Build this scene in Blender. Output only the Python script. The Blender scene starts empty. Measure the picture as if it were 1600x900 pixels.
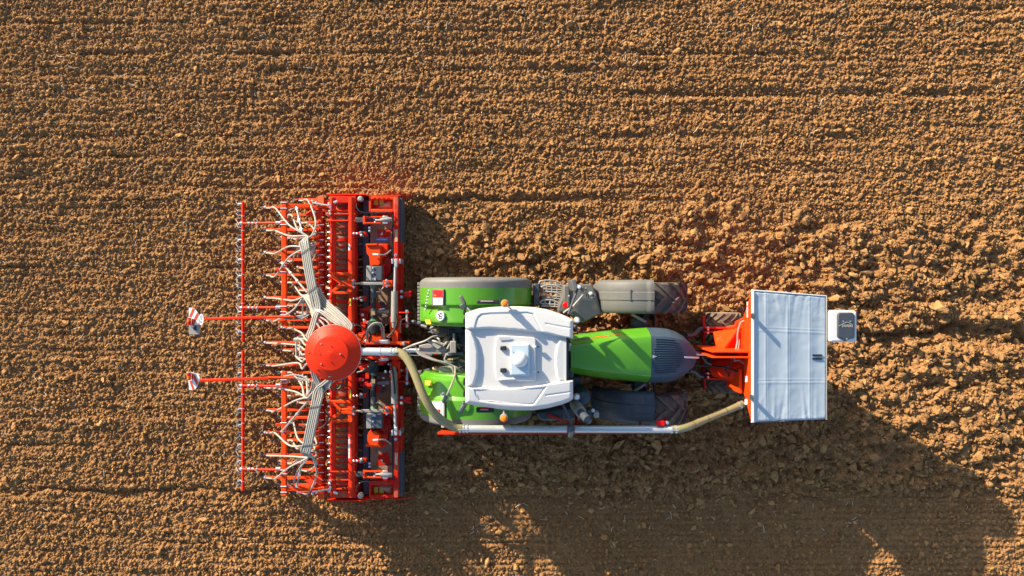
import bpy, bmesh, math, random
import numpy as np
from mathutils import Vector, Matrix

R = math.radians
random.seed(7)
rng = np.random.default_rng(11)
scene = bpy.context.scene
COL = scene.collection

# ------------------------------------------------------------------ camera, sky, sun, exposure
H, F = 14.0, 1600 * 24 / 36.0            # drone height in metres, focal length in photo pixels
cam_data = bpy.data.cameras.new('camera')
cam_data.sensor_width = 36
cam_data.lens = 24
cam_data.clip_end = 2000
cam = bpy.data.objects.new('camera', cam_data)
COL.objects.link(cam)
cam.location = (0, 0, H)
scene.camera = cam

SUN_EL, SHADOW = R(19.0), R(-44.5)       # low sun, shadows fall to the lower right
world = bpy.data.worlds.new('World')
scene.world = world
world.use_nodes = True
nt = world.node_tree
sky = nt.nodes.new('ShaderNodeTexSky')
sky.sky_type = 'NISHITA'
sky.sun_disc = False
sky.ozone_density = 1.6
sky.sun_elevation = SUN_EL
sdir = Vector((-math.cos(SHADOW) * math.cos(SUN_EL), -math.sin(SHADOW) * math.cos(SUN_EL), math.sin(SUN_EL)))
sky.sun_rotation = math.atan2(sdir.x, sdir.y)
nt.links.new(sky.outputs[0], nt.nodes['Background'].inputs[0])
nt.nodes['Background'].inputs[1].default_value = 0.12
sun_data = bpy.data.lights.new('sun', 'SUN')
sun_data.energy = 5.0
sun_data.angle = R(0.6)
sun_data.color = (1.0, 0.86, 0.65)
sun = bpy.data.objects.new('sun', sun_data)
COL.objects.link(sun)
sun.rotation_euler = (-sdir).to_track_quat('-Z', 'Y').to_euler()
sun.location = sdir * 60
scene.view_settings.view_transform = 'Standard'
scene.view_settings.look = 'None'
scene.view_settings.exposure = 1.10
scene.view_settings.gamma = 1.0
scene.render.filter_size = 1.1

# ------------------------------------------------------------------ materials
def new_mat(name):
    m = bpy.data.materials.new(name)
    m.use_nodes = True
    n = m.node_tree
    return m, n, n.nodes['Principled BSDF']

def paint(name, col, rough=0.4, metal=0.0, var=0.12, dust=0.0, dust_col=(0.30, 0.185, 0.10), scale=6.0, coat=0.0, bump=0.0, dust_scale=3.0, spec=0.5):
    """painted / plastic / metal surface with slight tone variation, dust patches and optional grain"""
    m, n, b = new_mat(name)
    N, L = n.nodes, n.links
    tc = N.new('ShaderNodeTexCoord')
    nz = N.new('ShaderNodeTexNoise'); nz.inputs['Scale'].default_value = scale; nz.inputs['Detail'].default_value = 6
    L.new(tc.outputs['Object'], nz.inputs['Vector'])
    mx = N.new('ShaderNodeMix'); mx.data_type = 'RGBA'
    mx.inputs['A'].default_value = (*[c * (1 - var) for c in col], 1)
    mx.inputs['B'].default_value = (*[min(1, c * (1 + var)) for c in col], 1)
    L.new(nz.outputs['Fac'], mx.inputs['Factor'])
    out = mx.outputs['Result']
    rough_in = None
    if dust > 0:
        dn = N.new('ShaderNodeTexNoise'); dn.inputs['Scale'].default_value = dust_scale; dn.inputs['Detail'].default_value = 9; dn.inputs['Roughness'].default_value = 0.65
        L.new(tc.outputs['Object'], dn.inputs['Vector'])
        rp = N.new('ShaderNodeMapRange'); rp.inputs['From Min'].default_value = 0.62 - dust * 0.35; rp.inputs['From Max'].default_value = 0.80 - dust * 0.2
        rp.inputs['To Max'].default_value = min(1, 0.35 + dust)
        L.new(dn.outputs['Fac'], rp.inputs['Value'])
        mx2 = N.new('ShaderNodeMix'); mx2.data_type = 'RGBA'
        mx2.inputs['B'].default_value = (*dust_col, 1)
        L.new(out, mx2.inputs['A']); L.new(rp.outputs['Result'], mx2.inputs['Factor'])
        out = mx2.outputs['Result']
        rr = N.new('ShaderNodeMapRange'); rr.inputs['To Min'].default_value = rough; rr.inputs['To Max'].default_value = 0.95
        L.new(rp.outputs['Result'], rr.inputs['Value']); L.new(rr.outputs['Result'], b.inputs['Roughness'])
    else:
        rr = N.new('ShaderNodeMapRange'); rr.inputs['To Min'].default_value = max(0.02, rough - 0.08); rr.inputs['To Max'].default_value = min(1, rough + 0.08)
        L.new(nz.outputs['Fac'], rr.inputs['Value']); L.new(rr.outputs['Result'], b.inputs['Roughness'])
    L.new(out, b.inputs['Base Color'])
    b.inputs['Metallic'].default_value = metal
    b.inputs['Specular IOR Level'].default_value = spec
    b.inputs['Coat Weight'].default_value = coat
    b.inputs['Coat Roughness'].default_value = 0.12
    if bump > 0:
        bn = N.new('ShaderNodeTexNoise'); bn.inputs['Scale'].default_value = 90; bn.inputs['Detail'].default_value = 4
        L.new(tc.outputs['Object'], bn.inputs['Vector'])
        bp = N.new('ShaderNodeBump'); bp.inputs['Strength'].default_value = bump; bp.inputs['Distance'].default_value = 0.01
        L.new(bn.outputs['Fac'], bp.inputs['Height']); L.new(bp.outputs['Normal'], b.inputs['Normal'])
    return m

def soil_material(name, a, bcol, c, grain=0.6, lumps=False):
    m, n, b = new_mat(name)
    N, L = n.nodes, n.links
    tc = N.new('ShaderNodeTexCoord')
    def noise(scale, det, rough=0.6):
        z = N.new('ShaderNodeTexNoise'); z.inputs['Scale'].default_value = scale; z.inputs['Detail'].default_value = det; z.inputs['Roughness'].default_value = rough
        L.new(tc.outputs['Object'], z.inputs['Vector']); return z
    big, mid, fine = noise(0.35, 4), noise(6.0, 6, 0.7), noise(45.0, 4, 0.7)
    r1 = N.new('ShaderNodeMapRange'); r1.inputs['From Min'].default_value = 0.35; r1.inputs['From Max'].default_value = 0.65
    L.new(big.outputs['Fac'], r1.inputs['Value'])
    m1 = N.new('ShaderNodeMix'); m1.data_type = 'RGBA'; m1.inputs['A'].default_value = (*a, 1); m1.inputs['B'].default_value = (*bcol, 1)
    L.new(r1.outputs['Result'], m1.inputs['Factor'])
    r2 = N.new('ShaderNodeMapRange'); r2.inputs['From Min'].default_value = 0.45; r2.inputs['From Max'].default_value = 0.75
    L.new(mid.outputs['Fac'], r2.inputs['Value'])
    m2 = N.new('ShaderNodeMix'); m2.data_type = 'RGBA'; m2.inputs['B'].default_value = (*c, 1)
    L.new(m1.outputs['Result'], m2.inputs['A']); L.new(r2.outputs['Result'], m2.inputs['Factor'])
    m3 = N.new('ShaderNodeMix'); m3.data_type = 'RGBA'; m3.blend_type = 'MULTIPLY'; m3.inputs['Factor'].default_value = 0.55
    r3 = N.new('ShaderNodeMapRange'); r3.inputs['From Min'].default_value = 0.3; r3.inputs['From Max'].default_value = 0.7; r3.inputs['To Min'].default_value = 0.55; r3.inputs['To Max'].default_value = 1.25
    L.new(fine.outputs['Fac'], r3.inputs['Value'])
    L.new(m2.outputs['Result'], m3.inputs['A']); L.new(r3.outputs['Result'], m3.inputs['B'])
    res = m3.outputs['Result']
    if lumps:                                            # every lump dried a little differently
        ge = N.new('ShaderNodeNewGeometry')
        r4 = N.new('ShaderNodeMapRange'); r4.inputs['To Min'].default_value = 0.68; r4.inputs['To Max'].default_value = 1.15
        L.new(ge.outputs['Random Per Island'], r4.inputs['Value'])
        m4 = N.new('ShaderNodeMix'); m4.data_type = 'RGBA'; m4.blend_type = 'MULTIPLY'; m4.inputs['Factor'].default_value = 1.0
        L.new(res, m4.inputs['A']); L.new(r4.outputs['Result'], m4.inputs['B']); res = m4.outputs['Result']
    L.new(res, b.inputs['Base Color'])
    b.inputs['Roughness'].default_value = 0.95
    b.inputs['Specular IOR Level'].default_value = 0.15
    bp = N.new('ShaderNodeBump'); bp.inputs['Strength'].default_value = grain; bp.inputs['Distance'].default_value = 0.012
    L.new(fine.outputs['Fac'], bp.inputs['Height']); L.new(bp.outputs['Normal'], b.inputs['Normal'])
    return m

def glass_mat(name, tint, mix=0.18):
    m, n, b = new_mat(name)
    N, L = n.nodes, n.links
    tr = N.new('ShaderNodeBsdfTransparent'); tr.inputs['Color'].default_value = (*tint, 1)
    gl = N.new('ShaderNodeBsdfGlossy'); gl.inputs['Roughness'].default_value = 0.03
    fr = N.new('ShaderNodeFresnel'); fr.inputs['IOR'].default_value = 1.45
    ms = N.new('ShaderNodeMixShader')
    L.new(fr.outputs['Fac'], ms.inputs['Fac']); L.new(tr.outputs[0], ms.inputs[1]); L.new(gl.outputs[0], ms.inputs[2])
    L.new(ms.outputs[0], n.nodes['Material Output'].inputs['Surface'])
    return m

SOIL_LIT = (0.30, 0.185, 0.10)
M = {}
M['soil'] = soil_material('tilled soil', (0.275, 0.138, 0.053), (0.345, 0.182, 0.074), (0.200, 0.096, 0.037), 1.0)
M['clod'] = soil_material('soil clod', (0.460, 0.245, 0.094), (0.405, 0.210, 0.078), (0.335, 0.166, 0.060), 1.0, True)
M['coarse'] = soil_material('broken topsoil clod', (0.400, 0.222, 0.090), (0.350, 0.188, 0.073), (0.285, 0.146, 0.055), 1.0, True)
M['straw'] = paint('straw', (0.70, 0.64, 0.50), 0.8, var=0.25, scale=3)
M['red'] = paint('red implement paint', (0.66, 0.026, 0.004), 0.5, var=0.08, dust=0.08, spec=0.2)
M['red_dusty'] = paint('dusty red paint', (0.52, 0.016, 0.004), 0.55, var=0.12, dust=0.36, spec=0.2)
M['red_dark'] = paint('dark red paint', (0.40, 0.009, 0.006), 0.55, var=0.12, dust=0.26, spec=0.2)
M['orange'] = paint('orange red paint', (0.74, 0.056, 0.005), 0.45, var=0.06, dust=0.07, spec=0.2)
M['green'] = paint('tractor green paint', (0.080, 0.275, 0.013), 0.34, var=0.07, dust=0.07, coat=0.35, dust_col=(0.24, 0.26, 0.10), dust_scale=2.2)
M['white'] = paint('white roof plastic', (0.57, 0.57, 0.56), 0.45, var=0.02, dust=0.10, dust_col=(0.40, 0.35, 0.28), dust_scale=2.5)
M['receiver'] = paint('receiver plastic in painted pale blue shade', (0.44, 0.54, 0.60), 0.4, var=0.03)  # pale blue puts the box top's shade into its colour
M['white_box'] = paint('white enamel', (0.66, 0.66, 0.66), 0.4, var=0.02)
M['grey'] = paint('grey moulded plastic', (0.105, 0.106, 0.102), 0.6, var=0.10, dust=0.06, bump=0.12)
M['wing_grey'] = paint('grey wing rubber', (0.145, 0.145, 0.135), 0.6, var=0.10, dust=0.08, bump=0.10)
M['dark'] = paint('dark slate plastic', (0.045, 0.056, 0.070), 0.42, var=0.12, dust=0.10)
M['grille'] = paint('slate nose plastic', (0.048, 0.076, 0.108), 0.55, var=0.10, dust=0.04, spec=0.25)
M['black'] = paint('black rubber hose', (0.018, 0.018, 0.020), 0.45, var=0.2, dust=0.10)
M['tyre'] = paint('dusty tyre rubber', (0.075, 0.069, 0.063), 0.85, var=0.2, dust=0.52, dust_col=(0.22, 0.16, 0.11), dust_scale=7)
M['tyre_tan'] = paint('soil caked tyre rubber', (0.10, 0.085, 0.07), 0.9, var=0.2, dust=0.75, dust_col=(0.25, 0.17, 0.10), dust_scale=4)
M['steel'] = paint('zinc plated steel', (0.62, 0.64, 0.66), 0.32, metal=0.75, var=0.1)
M['pipe'] = paint('galvanised pipe', (0.56, 0.59, 0.59), 0.36, metal=0.45, var=0.07, scale=3)
M['castgrey'] = paint('cast grey metal', (0.30, 0.29, 0.27), 0.55, metal=0.2, var=0.2, dust=0.25)
M['iron'] = paint('dark iron', (0.075, 0.085, 0.100), 0.5, metal=0.3, var=0.25, dust=0.15)
M['bluegrey'] = paint('blue grey steel', (0.070, 0.082, 0.105), 0.5, metal=0.2, var=0.15, dust=0.12)
M['hose'] = paint('beige seed hose', (0.345, 0.33, 0.29), 0.5, var=0.08, dust=0.05)
M['tan'] = paint('tan brass fitting', (0.42, 0.30, 0.17), 0.5, metal=0.3, var=0.25)
M['caked'] = soil_material('soil dust on machine', (0.29, 0.20, 0.13), (0.33, 0.225, 0.15), (0.22, 0.145, 0.09), 0.3)
M['tarp'] = paint('pale tarpaulin', (0.42, 0.485, 0.535), 0.55, var=0.05, scale=2, dust=0.03, bump=0.05)
M['webbing'] = paint('pale webbing', (0.72, 0.74, 0.72), 0.6, var=0.05)
M['yellow'] = paint('yellow sticker', (0.72, 0.55, 0.05), 0.5, var=0.15)
M['lime'] = paint('lime sticker', (0.55, 0.55, 0.05), 0.5, var=0.2, dust=0.2)
M['ink'] = paint('black print', (0.012, 0.014, 0.018), 0.5, var=0.1)
M['slate'] = paint('slate grey panel', (0.045, 0.055, 0.070), 0.5, var=0.15)
M['blue'] = paint('blue sticker', (0.10, 0.22, 0.60), 0.4, var=0.15)
M['sign_white'] = paint('reflective white', (0.78, 0.80, 0.78), 0.5, var=0.04)
M['sign_red'] = paint('reflective red', (0.75, 0.060, 0.012), 0.45, var=0.05)
M['lamp_red'] = paint('red lamp lens', (0.62, 0.006, 0.005), 0.25, var=0.1, coat=0.1, spec=0.3)
M['lamp_amber'] = paint('amber lamp lens', (0.80, 0.17, 0.006), 0.25, var=0.1, coat=0.2, spec=0.3)
M['lamp_white'] = paint('clear lamp lens', (0.72, 0.76, 0.80), 0.12, var=0.15, coat=0.6)
M['cone_green'] = paint('green guard plastic', (0.045, 0.13, 0.075), 0.5, var=0.1, dust=0.1)
M['chaff'] = paint('pale soil heap', (0.50, 0.36, 0.22), 0.9, var=0.2, scale=25, bump=0.4)
M['glass'] = glass_mat('tinted cab glass', (0.70, 0.77, 0.74))
# translucent yellow suction hose
_m, _n, _b = new_mat('yellowed clear hose')
_b.inputs['Base Color'].default_value = (0.50, 0.41, 0.17, 1); _b.inputs['Roughness'].default_value = 0.22
_b.inputs['Subsurface Weight'].default_value = 0.1; _b.inputs['Subsurface Scale'].default_value = 0.05
_b.inputs['Subsurface Radius'].default_value = (1, 0.8, 0.3)
_w = _n.nodes.new('ShaderNodeTexNoise'); _w.inputs['Scale'].default_value = 5
_mx = _n.nodes.new('ShaderNodeMix'); _mx.data_type = 'RGBA'
_mx.inputs['A'].default_value = (0.20, 0.175, 0.085, 1); _mx.inputs['B'].default_value = (0.29, 0.255, 0.130, 1)
_n.links.new(_w.outputs['Fac'], _mx.inputs['Factor']); _n.links.new(_mx.outputs['Result'], _b.inputs['Base Color'])
M['clearhose'] = _m

# ------------------------------------------------------------------ geometry helpers
def X(px, z): return (px - 800.0) * (H - z) / F
def Y(py, z): return (450.0 - py) * (H - z) / F
def W(px, py, z): return Vector((X(px, z), Y(py, z), z))

ORIGIN = {}
def wpos(o): return ORIGIN.get(o.name, Vector((0, 0, 0)))

class MB:
    def __init__(self): self.v, self.f = [], []
    def add(self, vs, fs):
        o = len(self.v)
        self.v += [tuple(p) for p in vs]
        self.f += [[i + o for i in f] for f in fs]
        return self
    def box(self, c, s, rot=None):
        hx, hy, hz = s[0] / 2, s[1] / 2, s[2] / 2
        vs = [Vector((x, y, z)) for x in (-hx, hx) for y in (-hy, hy) for z in (-hz, hz)]
        if rot is not None: vs = [rot @ p for p in vs]
        c = Vector(c)
        return self.add([p + c for p in vs], [[0, 1, 3, 2], [4, 6, 7, 5], [0, 4, 5, 1], [2, 3, 7, 6], [0, 2, 6, 4], [1, 5, 7, 3]])
    def bpx(self, x0, y0, x1, y1, zt, zb):
        a, b = W(x0, y1, zt), W(x1, y0, zt)
        return self.box(((a.x + b.x) / 2, (a.y + b.y) / 2, (zt + zb) / 2), (b.x - a.x, b.y - a.y, zt - zb))
    def bar(self, p0, p1, w, h):
        p0, p1 = Vector(p0), Vector(p1)
        d = p1 - p0
        x = d.normalized()
        up = Vector((0, 0, 1)) if abs(x.z) < 0.95 else Vector((0, 1, 0))
        y = up.cross(x).normalized(); z = x.cross(y)
        rot = Matrix((x, y, z)).transposed()
        return self.box((p0 + p1) / 2, (d.length, w, h), rot)
    def prism(self, pts, zb, zt):
        n = len(pts)
        ar = sum(pts[i][0] * pts[(i + 1) % n][1] - pts[(i + 1) % n][0] * pts[i][1] for i in range(n))
        if ar < 0: pts = pts[::-1]
        vs = [(p[0], p[1], zb) for p in pts] + [(p[0], p[1], zt) for p in pts]
        fs = [list(range(n))[::-1], list(range(n, 2 * n))] + [[i, (i + 1) % n, n + (i + 1) % n, n + i] for i in range(n)]
        return self.add(vs, fs)
    def ppx(self, pts, zt, zb):
        return self.prism([(X(a, zt), Y(b, zt)) for a, b in pts], zb, zt)
    def plate(self, pts3, t):
        """a flat polygon of 3D points given thickness t along its normal"""
        pts3 = [Vector(p) for p in pts3]
        nrm = (pts3[1] - pts3[0]).cross(pts3[2] - pts3[0]).normalized()
        n = len(pts3)
        vs = [p - nrm * t / 2 for p in pts3] + [p + nrm * t / 2 for p in pts3]
        fs = [list(range(n))[::-1], list(range(n, 2 * n))] + [[i, (i + 1) % n, n + (i + 1) % n, n + i] for i in range(n)]
        return self.add(vs, fs)
    def tube(self, pts, r, n=8, caps=True):
        pts = [Vector(p) for p in pts]
        k = len(pts)
        rs = r if isinstance(r, (list, tuple)) else [r] * k
        t0 = (pts[1] - pts[0]).normalized()
        u = t0.orthogonal().normalized()
        vs, prev = [], t0
        for i, p in enumerate(pts):
            t = (pts[min(i + 1, k - 1)] - pts[max(i - 1, 0)]).normalized()
            q = prev.rotation_difference(t); u = (q @ u).normalized(); prev = t
            w = t.cross(u)
            for j in range(n):
                a = 2 * math.pi * j / n
                vs.append(p + (u * math.cos(a) + w * math.sin(a)) * rs[i])
        fs = [[i * n + j, i * n + (j + 1) % n, (i + 1) * n + (j + 1) % n, (i + 1) * n + j] for i in range(k - 1) for j in range(n)]
        if caps: fs += [list(range(n))[::-1], list(range((k - 1) * n, k * n))]
        return self.add(vs, fs)
    def cyl(self, p0, p1, r, n=12, r2=None):
        return self.tube([p0, p1], [r, r if r2 is None else r2], n)
    def lathe(self, prof, c, axis='z', n=32):
        """prof: (radius, height) pairs, revolved about the axis through c"""
        c = Vector(c); vs = []
        for r, h in prof:
            for j in range(n):
                a = 2 * math.pi * j / n
                p = {'z': (r * math.cos(a), r * math.sin(a), h), 'y': (r * math.sin(a), h, r * math.cos(a)), 'x': (h, r * math.cos(a), r * math.sin(a))}[axis]
                vs.append(c + Vector(p))
        k = len(prof)
        fs = [[i * n + j, i * n + (j + 1) % n, (i + 1) * n + (j + 1) % n, (i + 1) * n + j] for i in range(k - 1) for j in range(n)]
        fs += [list(range(n))[::-1], list(range((k - 1) * n, k * n))]
        return self.add(vs, fs)
    def grid(self, P):
        """P: array rows x cols x 3"""
        r, c = len(P), len(P[0])
        vs = [P[i][j] for i in range(r) for j in range(c)]
        return self.add(vs, [[i * c + j, i * c + j + 1, (i + 1) * c + j + 1, (i + 1) * c + j] for i in range(r - 1) for j in range(c - 1)])
    def mesh(self, name, origin):
        me = bpy.data.meshes.new(name)
        o = Vector(origin)
        me.from_pydata([tuple(Vector(p) - o) for p in self.v], [], self.f)
        bm = bmesh.new(); bm.from_mesh(me)
        bmesh.ops.recalc_face_normals(bm, faces=bm.faces)
        bm.to_mesh(me); bm.free()
        return me
    def build(self, name, mat, parent=None, bevel=0.0, origin=None, sharp=35, segs=2):
        po = wpos(parent) if parent is not None else Vector((0, 0, 0))
        o = Vector(origin) if origin is not None else po
        me = self.mesh(name, o)
        me.materials.append(M[mat] if isinstance(mat, str) else mat)
        return link_mesh(name, me, parent, o, bevel, sharp, segs)

def link_mesh(name, me, parent, o, bevel=0.0, sharp=35, segs=2):
    me.polygons.foreach_set('use_smooth', [True] * len(me.polygons))
    me.set_sharp_from_angle(angle=R(sharp))
    ob = bpy.data.objects.new(name, me)
    COL.objects.link(ob)
    po = wpos(parent) if parent is not None else Vector((0, 0, 0))
    if parent is not None: ob.parent = parent
    ob.location = o - po
    ORIGIN[ob.name] = o.copy()
    if bevel > 0:
        bv = ob.modifiers.new('bevel', 'BEVEL'); bv.width = bevel; bv.segments = segs; bv.limit_method = 'ANGLE'; bv.angle_limit = R(40)
        bv.harden_normals = False
    return ob

def copy_part(o, at, rot=None):
    """a further copy of a part (and of its own pieces) standing elsewhere"""
    c = o.copy(); COL.objects.link(c)
    po = wpos(o.parent) if o.parent is not None else Vector((0, 0, 0))
    c.location = Vector(at) - po
    if rot is not None: c.rotation_euler = rot
    ORIGIN[c.name] = Vector(at)
    for ch in list(o.children):
        d = ch.copy(); COL.objects.link(d); d.parent = c
        ORIGIN[d.name] = Vector(at)
    return c

def empty(name, loc, label, cat, group=None):
    o = bpy.data.objects.new(name, None); COL.objects.link(o)
    o.location = loc; o.empty_display_size = 0.2
    o['label'] = label; o['category'] = cat
    if group: o['group'] = group
    ORIGIN[o.name] = Vector(loc)
    return o

def spline(pts, per=8):
    pts = [Vector(p) for p in pts]
    q = [2 * pts[0] - pts[1]] + pts + [2 * pts[-1] - pts[-2]]
    out = []
    for i in range(1, len(q) - 2):
        for s in range(per):
            t = s / per
            a, b, c, d = q[i - 1], q[i], q[i + 1], q[i + 2]
            out.append(0.5 * ((2 * b) + (c - a) * t + (2 * a - 5 * b + 4 * c - d) * t * t + (3 * b - a - 3 * c + d) * t ** 3))
    out.append(pts[-1])
    return out

def text_mesh(txt, size, depth, name, mat, parent, at, rot, font_scale_x=1.0):
    cu = bpy.data.curves.new(name, 'FONT')
    cu.body = txt; cu.offset = size * .03; cu.size = size; cu.extrude = depth; cu.align_x = 'CENTER'; cu.align_y = 'CENTER'
    tmp = bpy.data.objects.new(name + '_curve', cu)
    COL.objects.link(tmp)
    dg = bpy.context.evaluated_depsgraph_get()
    me = bpy.data.meshes.new_from_object(tmp.evaluated_get(dg))
    bpy.data.objects.remove(tmp); bpy.data.curves.remove(cu)
    me.name = name
    me.materials.clear(); me.materials.append(M[mat])
    ob = bpy.data.objects.new(name, me); COL.objects.link(ob)
    ob.parent = parent
    ob.location = Vector(at) - wpos(parent); ob.rotation_euler = rot; ob.scale = (font_scale_x, 1, 1)
    return ob

def fbm(shape, step, lo, hi, power, seed, stretch=1.0):
    """random field with wavelengths between lo and hi metres, unit deviation"""
    g = np.random.default_rng(seed)
    ny, nx = shape
    fx = np.fft.rfftfreq(nx, step)[None, :]; fy = np.fft.fftfreq(ny, step)[:, None]
    k = np.sqrt((fx * stretch) ** 2 + fy * fy); k[0, 0] = 1e9
    amp = np.where((k > 1 / hi) & (k < 1 / lo), k ** (-power), 0)
    sp = np.fft.rfft2(g.standard_normal(shape)) * amp
    f = np.fft.irfft2(sp, s=shape)
    return f / f.std()

def sstep(a, b, x):
    t = np.clip((x - a) / (b - a), 0, 1)
    return t * t * (3 - 2 * t)
# ------------------------------------------------------------------ the field: one sheet, finely modelled under the camera, out to the horizon
STEP = 0.0135
gx = np.arange(-12.2, 12.2, STEP); gy = np.arange(-7.3, 7.3, STEP)
GX, GY = np.meshgrid(gx, gy)
PX = 800 + GX * F / H; PY = 450 - GY * F / H           # photo pixels at ground level, used only to lay out the tilled bands
shp = GX.shape
wob = fbm(shp, STEP, 0.3, 3.0, 1.2, 1)
coarse = sstep(625, 660, PX + 10 * wob) * sstep(305, 385, PY + 16 * wob) * sstep(782, 756, PY + 6 * wob)
smooth_strip = sstep(770, 785, PY) * sstep(560, 700, PX + 20 * wob)
rowmask = (1 - coarse) * (0.35 + 0.65 * sstep(-0.6, 0.9, fbm(shp, STEP, 0.8, 5.0, 1.0, 2))) * (1 - 0.5 * smooth_strip)
phase = 0.5 * fbm(shp, STEP, 1.5, 8.0, 1.5, 3)
rows = np.sin(2 * np.pi * GY / 0.152 + phase) * 0.0115 + np.sin(2 * np.pi * GY / 0.41 + 2 * phase) * 0.012
streak = np.zeros(shp)
_s = np.random.default_rng(5)
for _ in range(110):                                     # drag marks of the tines, running with the travel direction
    yc = _s.uniform(-6.5, 6.5); x0 = _s.uniform(-15, 6); ln = _s.uniform(3, 18); wd = _s.uniform(0.03, 0.07); am = _s.uniform(-0.05, 0.03)
    yy = GY - yc - 0.03 * phase
    streak += am * np.exp(-(yy / wd) ** 2) * sstep(x0, x0 + 0.8, GX) * sstep(x0 + ln, x0 + ln - 0.8, GX)
h = 0.030 * fbm(shp, STEP, 0.5, 4.0, 1.3, 4) * (0.5 + 0.5 * coarse) + rowmask * (rows + streak)
h += coarse * (0.034 * fbm(shp, STEP, 0.10, 0.9, 1.1, 6) + 0.03 * fbm(shp, STEP, 0.15, 1.2, 1.2, 12, 3.5) + 0.04)
h += (1 - coarse) * 0.012 * fbm(shp, STEP, 0.05, 0.3, 1.0, 7) * (1 - 0.4 * smooth_strip)
h += smooth_strip * 0.008 * np.sin(2 * np.pi * GY / 0.115 + phase)
h += 0.0045 * fbm(shp, STEP, 0.027, 0.12, 0.6, 8)
# furrow ploughed ahead of the machine, ridges left by the side plates
fw = 6 * wob
h -= 0.16 * np.exp(-((PY - 522 - fw) / 11) ** 2) * sstep(1290, 1345, PX)
h += 0.07 * np.exp(-((PY - 500 - fw) / 10) ** 2) * sstep(1290, 1345, PX)
h += 0.06 * np.exp(-((PY - 303 - 0.4 * fw) / 5) ** 2) * sstep(380, 640, PX) * sstep(1050, 760, PX)
h -= 0.06 * np.exp(-((PY - 312 - 0.4 * fw) / 4) ** 2) * sstep(640, 660, PX) * sstep(1300, 760, PX)
h -= 0.075 * np.exp(-((PY - 768 - 0.5 * fw) / 5) ** 2) * sstep(640, 430, PX)
h -= 0.05 * np.exp(-((PY - 776 - fw) / 8) ** 2) * sstep(650, 800, PX)
h -= 0.05 * np.exp(-((PY - 287 - 0.5 * fw) / 4) ** 2) * sstep(520, 300, PX)

def splat(n, rlo, rhi, flat, mask, seed, power=2.2):
    """press n small rounded crumbs into the height field"""
    global h
    g = np.random.default_rng(seed)
    ny, nx = shp
    iy = g.integers(8, ny - 8, n); ix = g.integers(8, nx - 8, n)
    keep = g.random(n) < mask[iy, ix]
    iy, ix = iy[keep], ix[keep]; n = len(ix)
    r = rlo + (rhi - rlo) * g.random(n) ** power
    base = h[iy, ix].copy()
    add = np.full(shp, -9.0)
    K = int(math.ceil(rhi / STEP))
    asp = g.uniform(0.75, 1.3, n); jx = g.uniform(-.5, .5, n); jy = g.uniform(-.5, .5, n)
    for dy in range(-K, K + 1):
        for dx in range(-K, K + 1):
            d2 = ((dx - jx) * STEP * asp) ** 2 + ((dy - jy) * STEP / asp) ** 2
            s = np.where(d2 < r * r)[0]
            if len(s) == 0: continue
            z = base[s] - r[s] * 0.35 + flat * np.sqrt(r[s] ** 2 - d2[s])
            np.maximum.at(add, (iy[s] + dy, ix[s] + dx), z)
    h = np.maximum(h, add)

ones = np.ones(shp)
splat(150000, 0.018, 0.042, 1.05, 0.9 - 0.55 * smooth_strip, 21)
splat(160000, 0.013, 0.026, 1.0, 0.9 - 0.3 * smooth_strip, 22)

def ground_z(x, y):
    ix = np.clip(((np.asarray(x) - gx[0]) / STEP).round().astype(int), 0, len(gx) - 1)
    iy = np.clip(((np.asarray(y) - gy[0]) / STEP).round().astype(int), 0, len(gy) - 1)
    return h[iy, ix]

out = np.concatenate([np.arange(1, 141) * 0.075, 10.5 + np.array([0.3, 1, 3, 8, 20, 50, 120, 390])])
fx = np.concatenate([gx[0] - out[::-1], gx, gx[-1] + out]); fy = np.concatenate([gy[0] - out[::-1], gy, gy[-1] + out])
XX, YY = np.meshgrid(fx, fy); NO = len(out)
ZZ = 0.024 * np.random.default_rng(3).standard_normal(XX.shape) * (np.maximum(np.abs(XX), np.abs(YY)) < 24) + 0.010 * np.sin(2 * np.pi * YY / 0.61)
ZZ[NO:-NO, NO:-NO] = h
co = np.stack([XX.ravel(), YY.ravel(), ZZ.ravel()], 1).astype(np.float32)

def quick_mesh(name, co, faces, mat, smooth=True):
    me = bpy.data.meshes.new(name)
    k = faces.shape[1]
    me.vertices.add(len(co)); me.vertices.foreach_set('co', np.ascontiguousarray(co, np.float32).ravel())
    me.loops.add(faces.size); me.loops.foreach_set('vertex_index', np.ascontiguousarray(faces, np.int32).ravel())
    me.polygons.add(len(faces)); me.polygons.foreach_set('loop_start', np.arange(0, faces.size, k, dtype=np.int32))
    me.polygons.foreach_set('use_smooth', np.full(len(faces), smooth, bool))
    me.update(calc_edges=True)
    me.materials.append(mat)
    ob = bpy.data.objects.new(name, me); COL.objects.link(ob)
    return ob

ny, nx = XX.shape
i0 = (np.arange(ny - 1)[:, None] * nx + np.arange(nx - 1)[None, :]).ravel()
ground = quick_mesh('ground', co, np.stack([i0, i0 + 1, i0 + nx + 1, i0 + nx], 1), M['soil'])
ground['kind'] = 'structure'

# loose clods: many small broken lumps, none of them like the next
def ico(sub):
    bm = bmesh.new(); bmesh.ops.create_icosphere(bm, subdivisions=sub, radius=1.0)
    v = np.array([p.co[:] for p in bm.verts]); f = np.array([[q.index for q in t.verts] for t in bm.faces]); bm.free()
    return v, f

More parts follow.
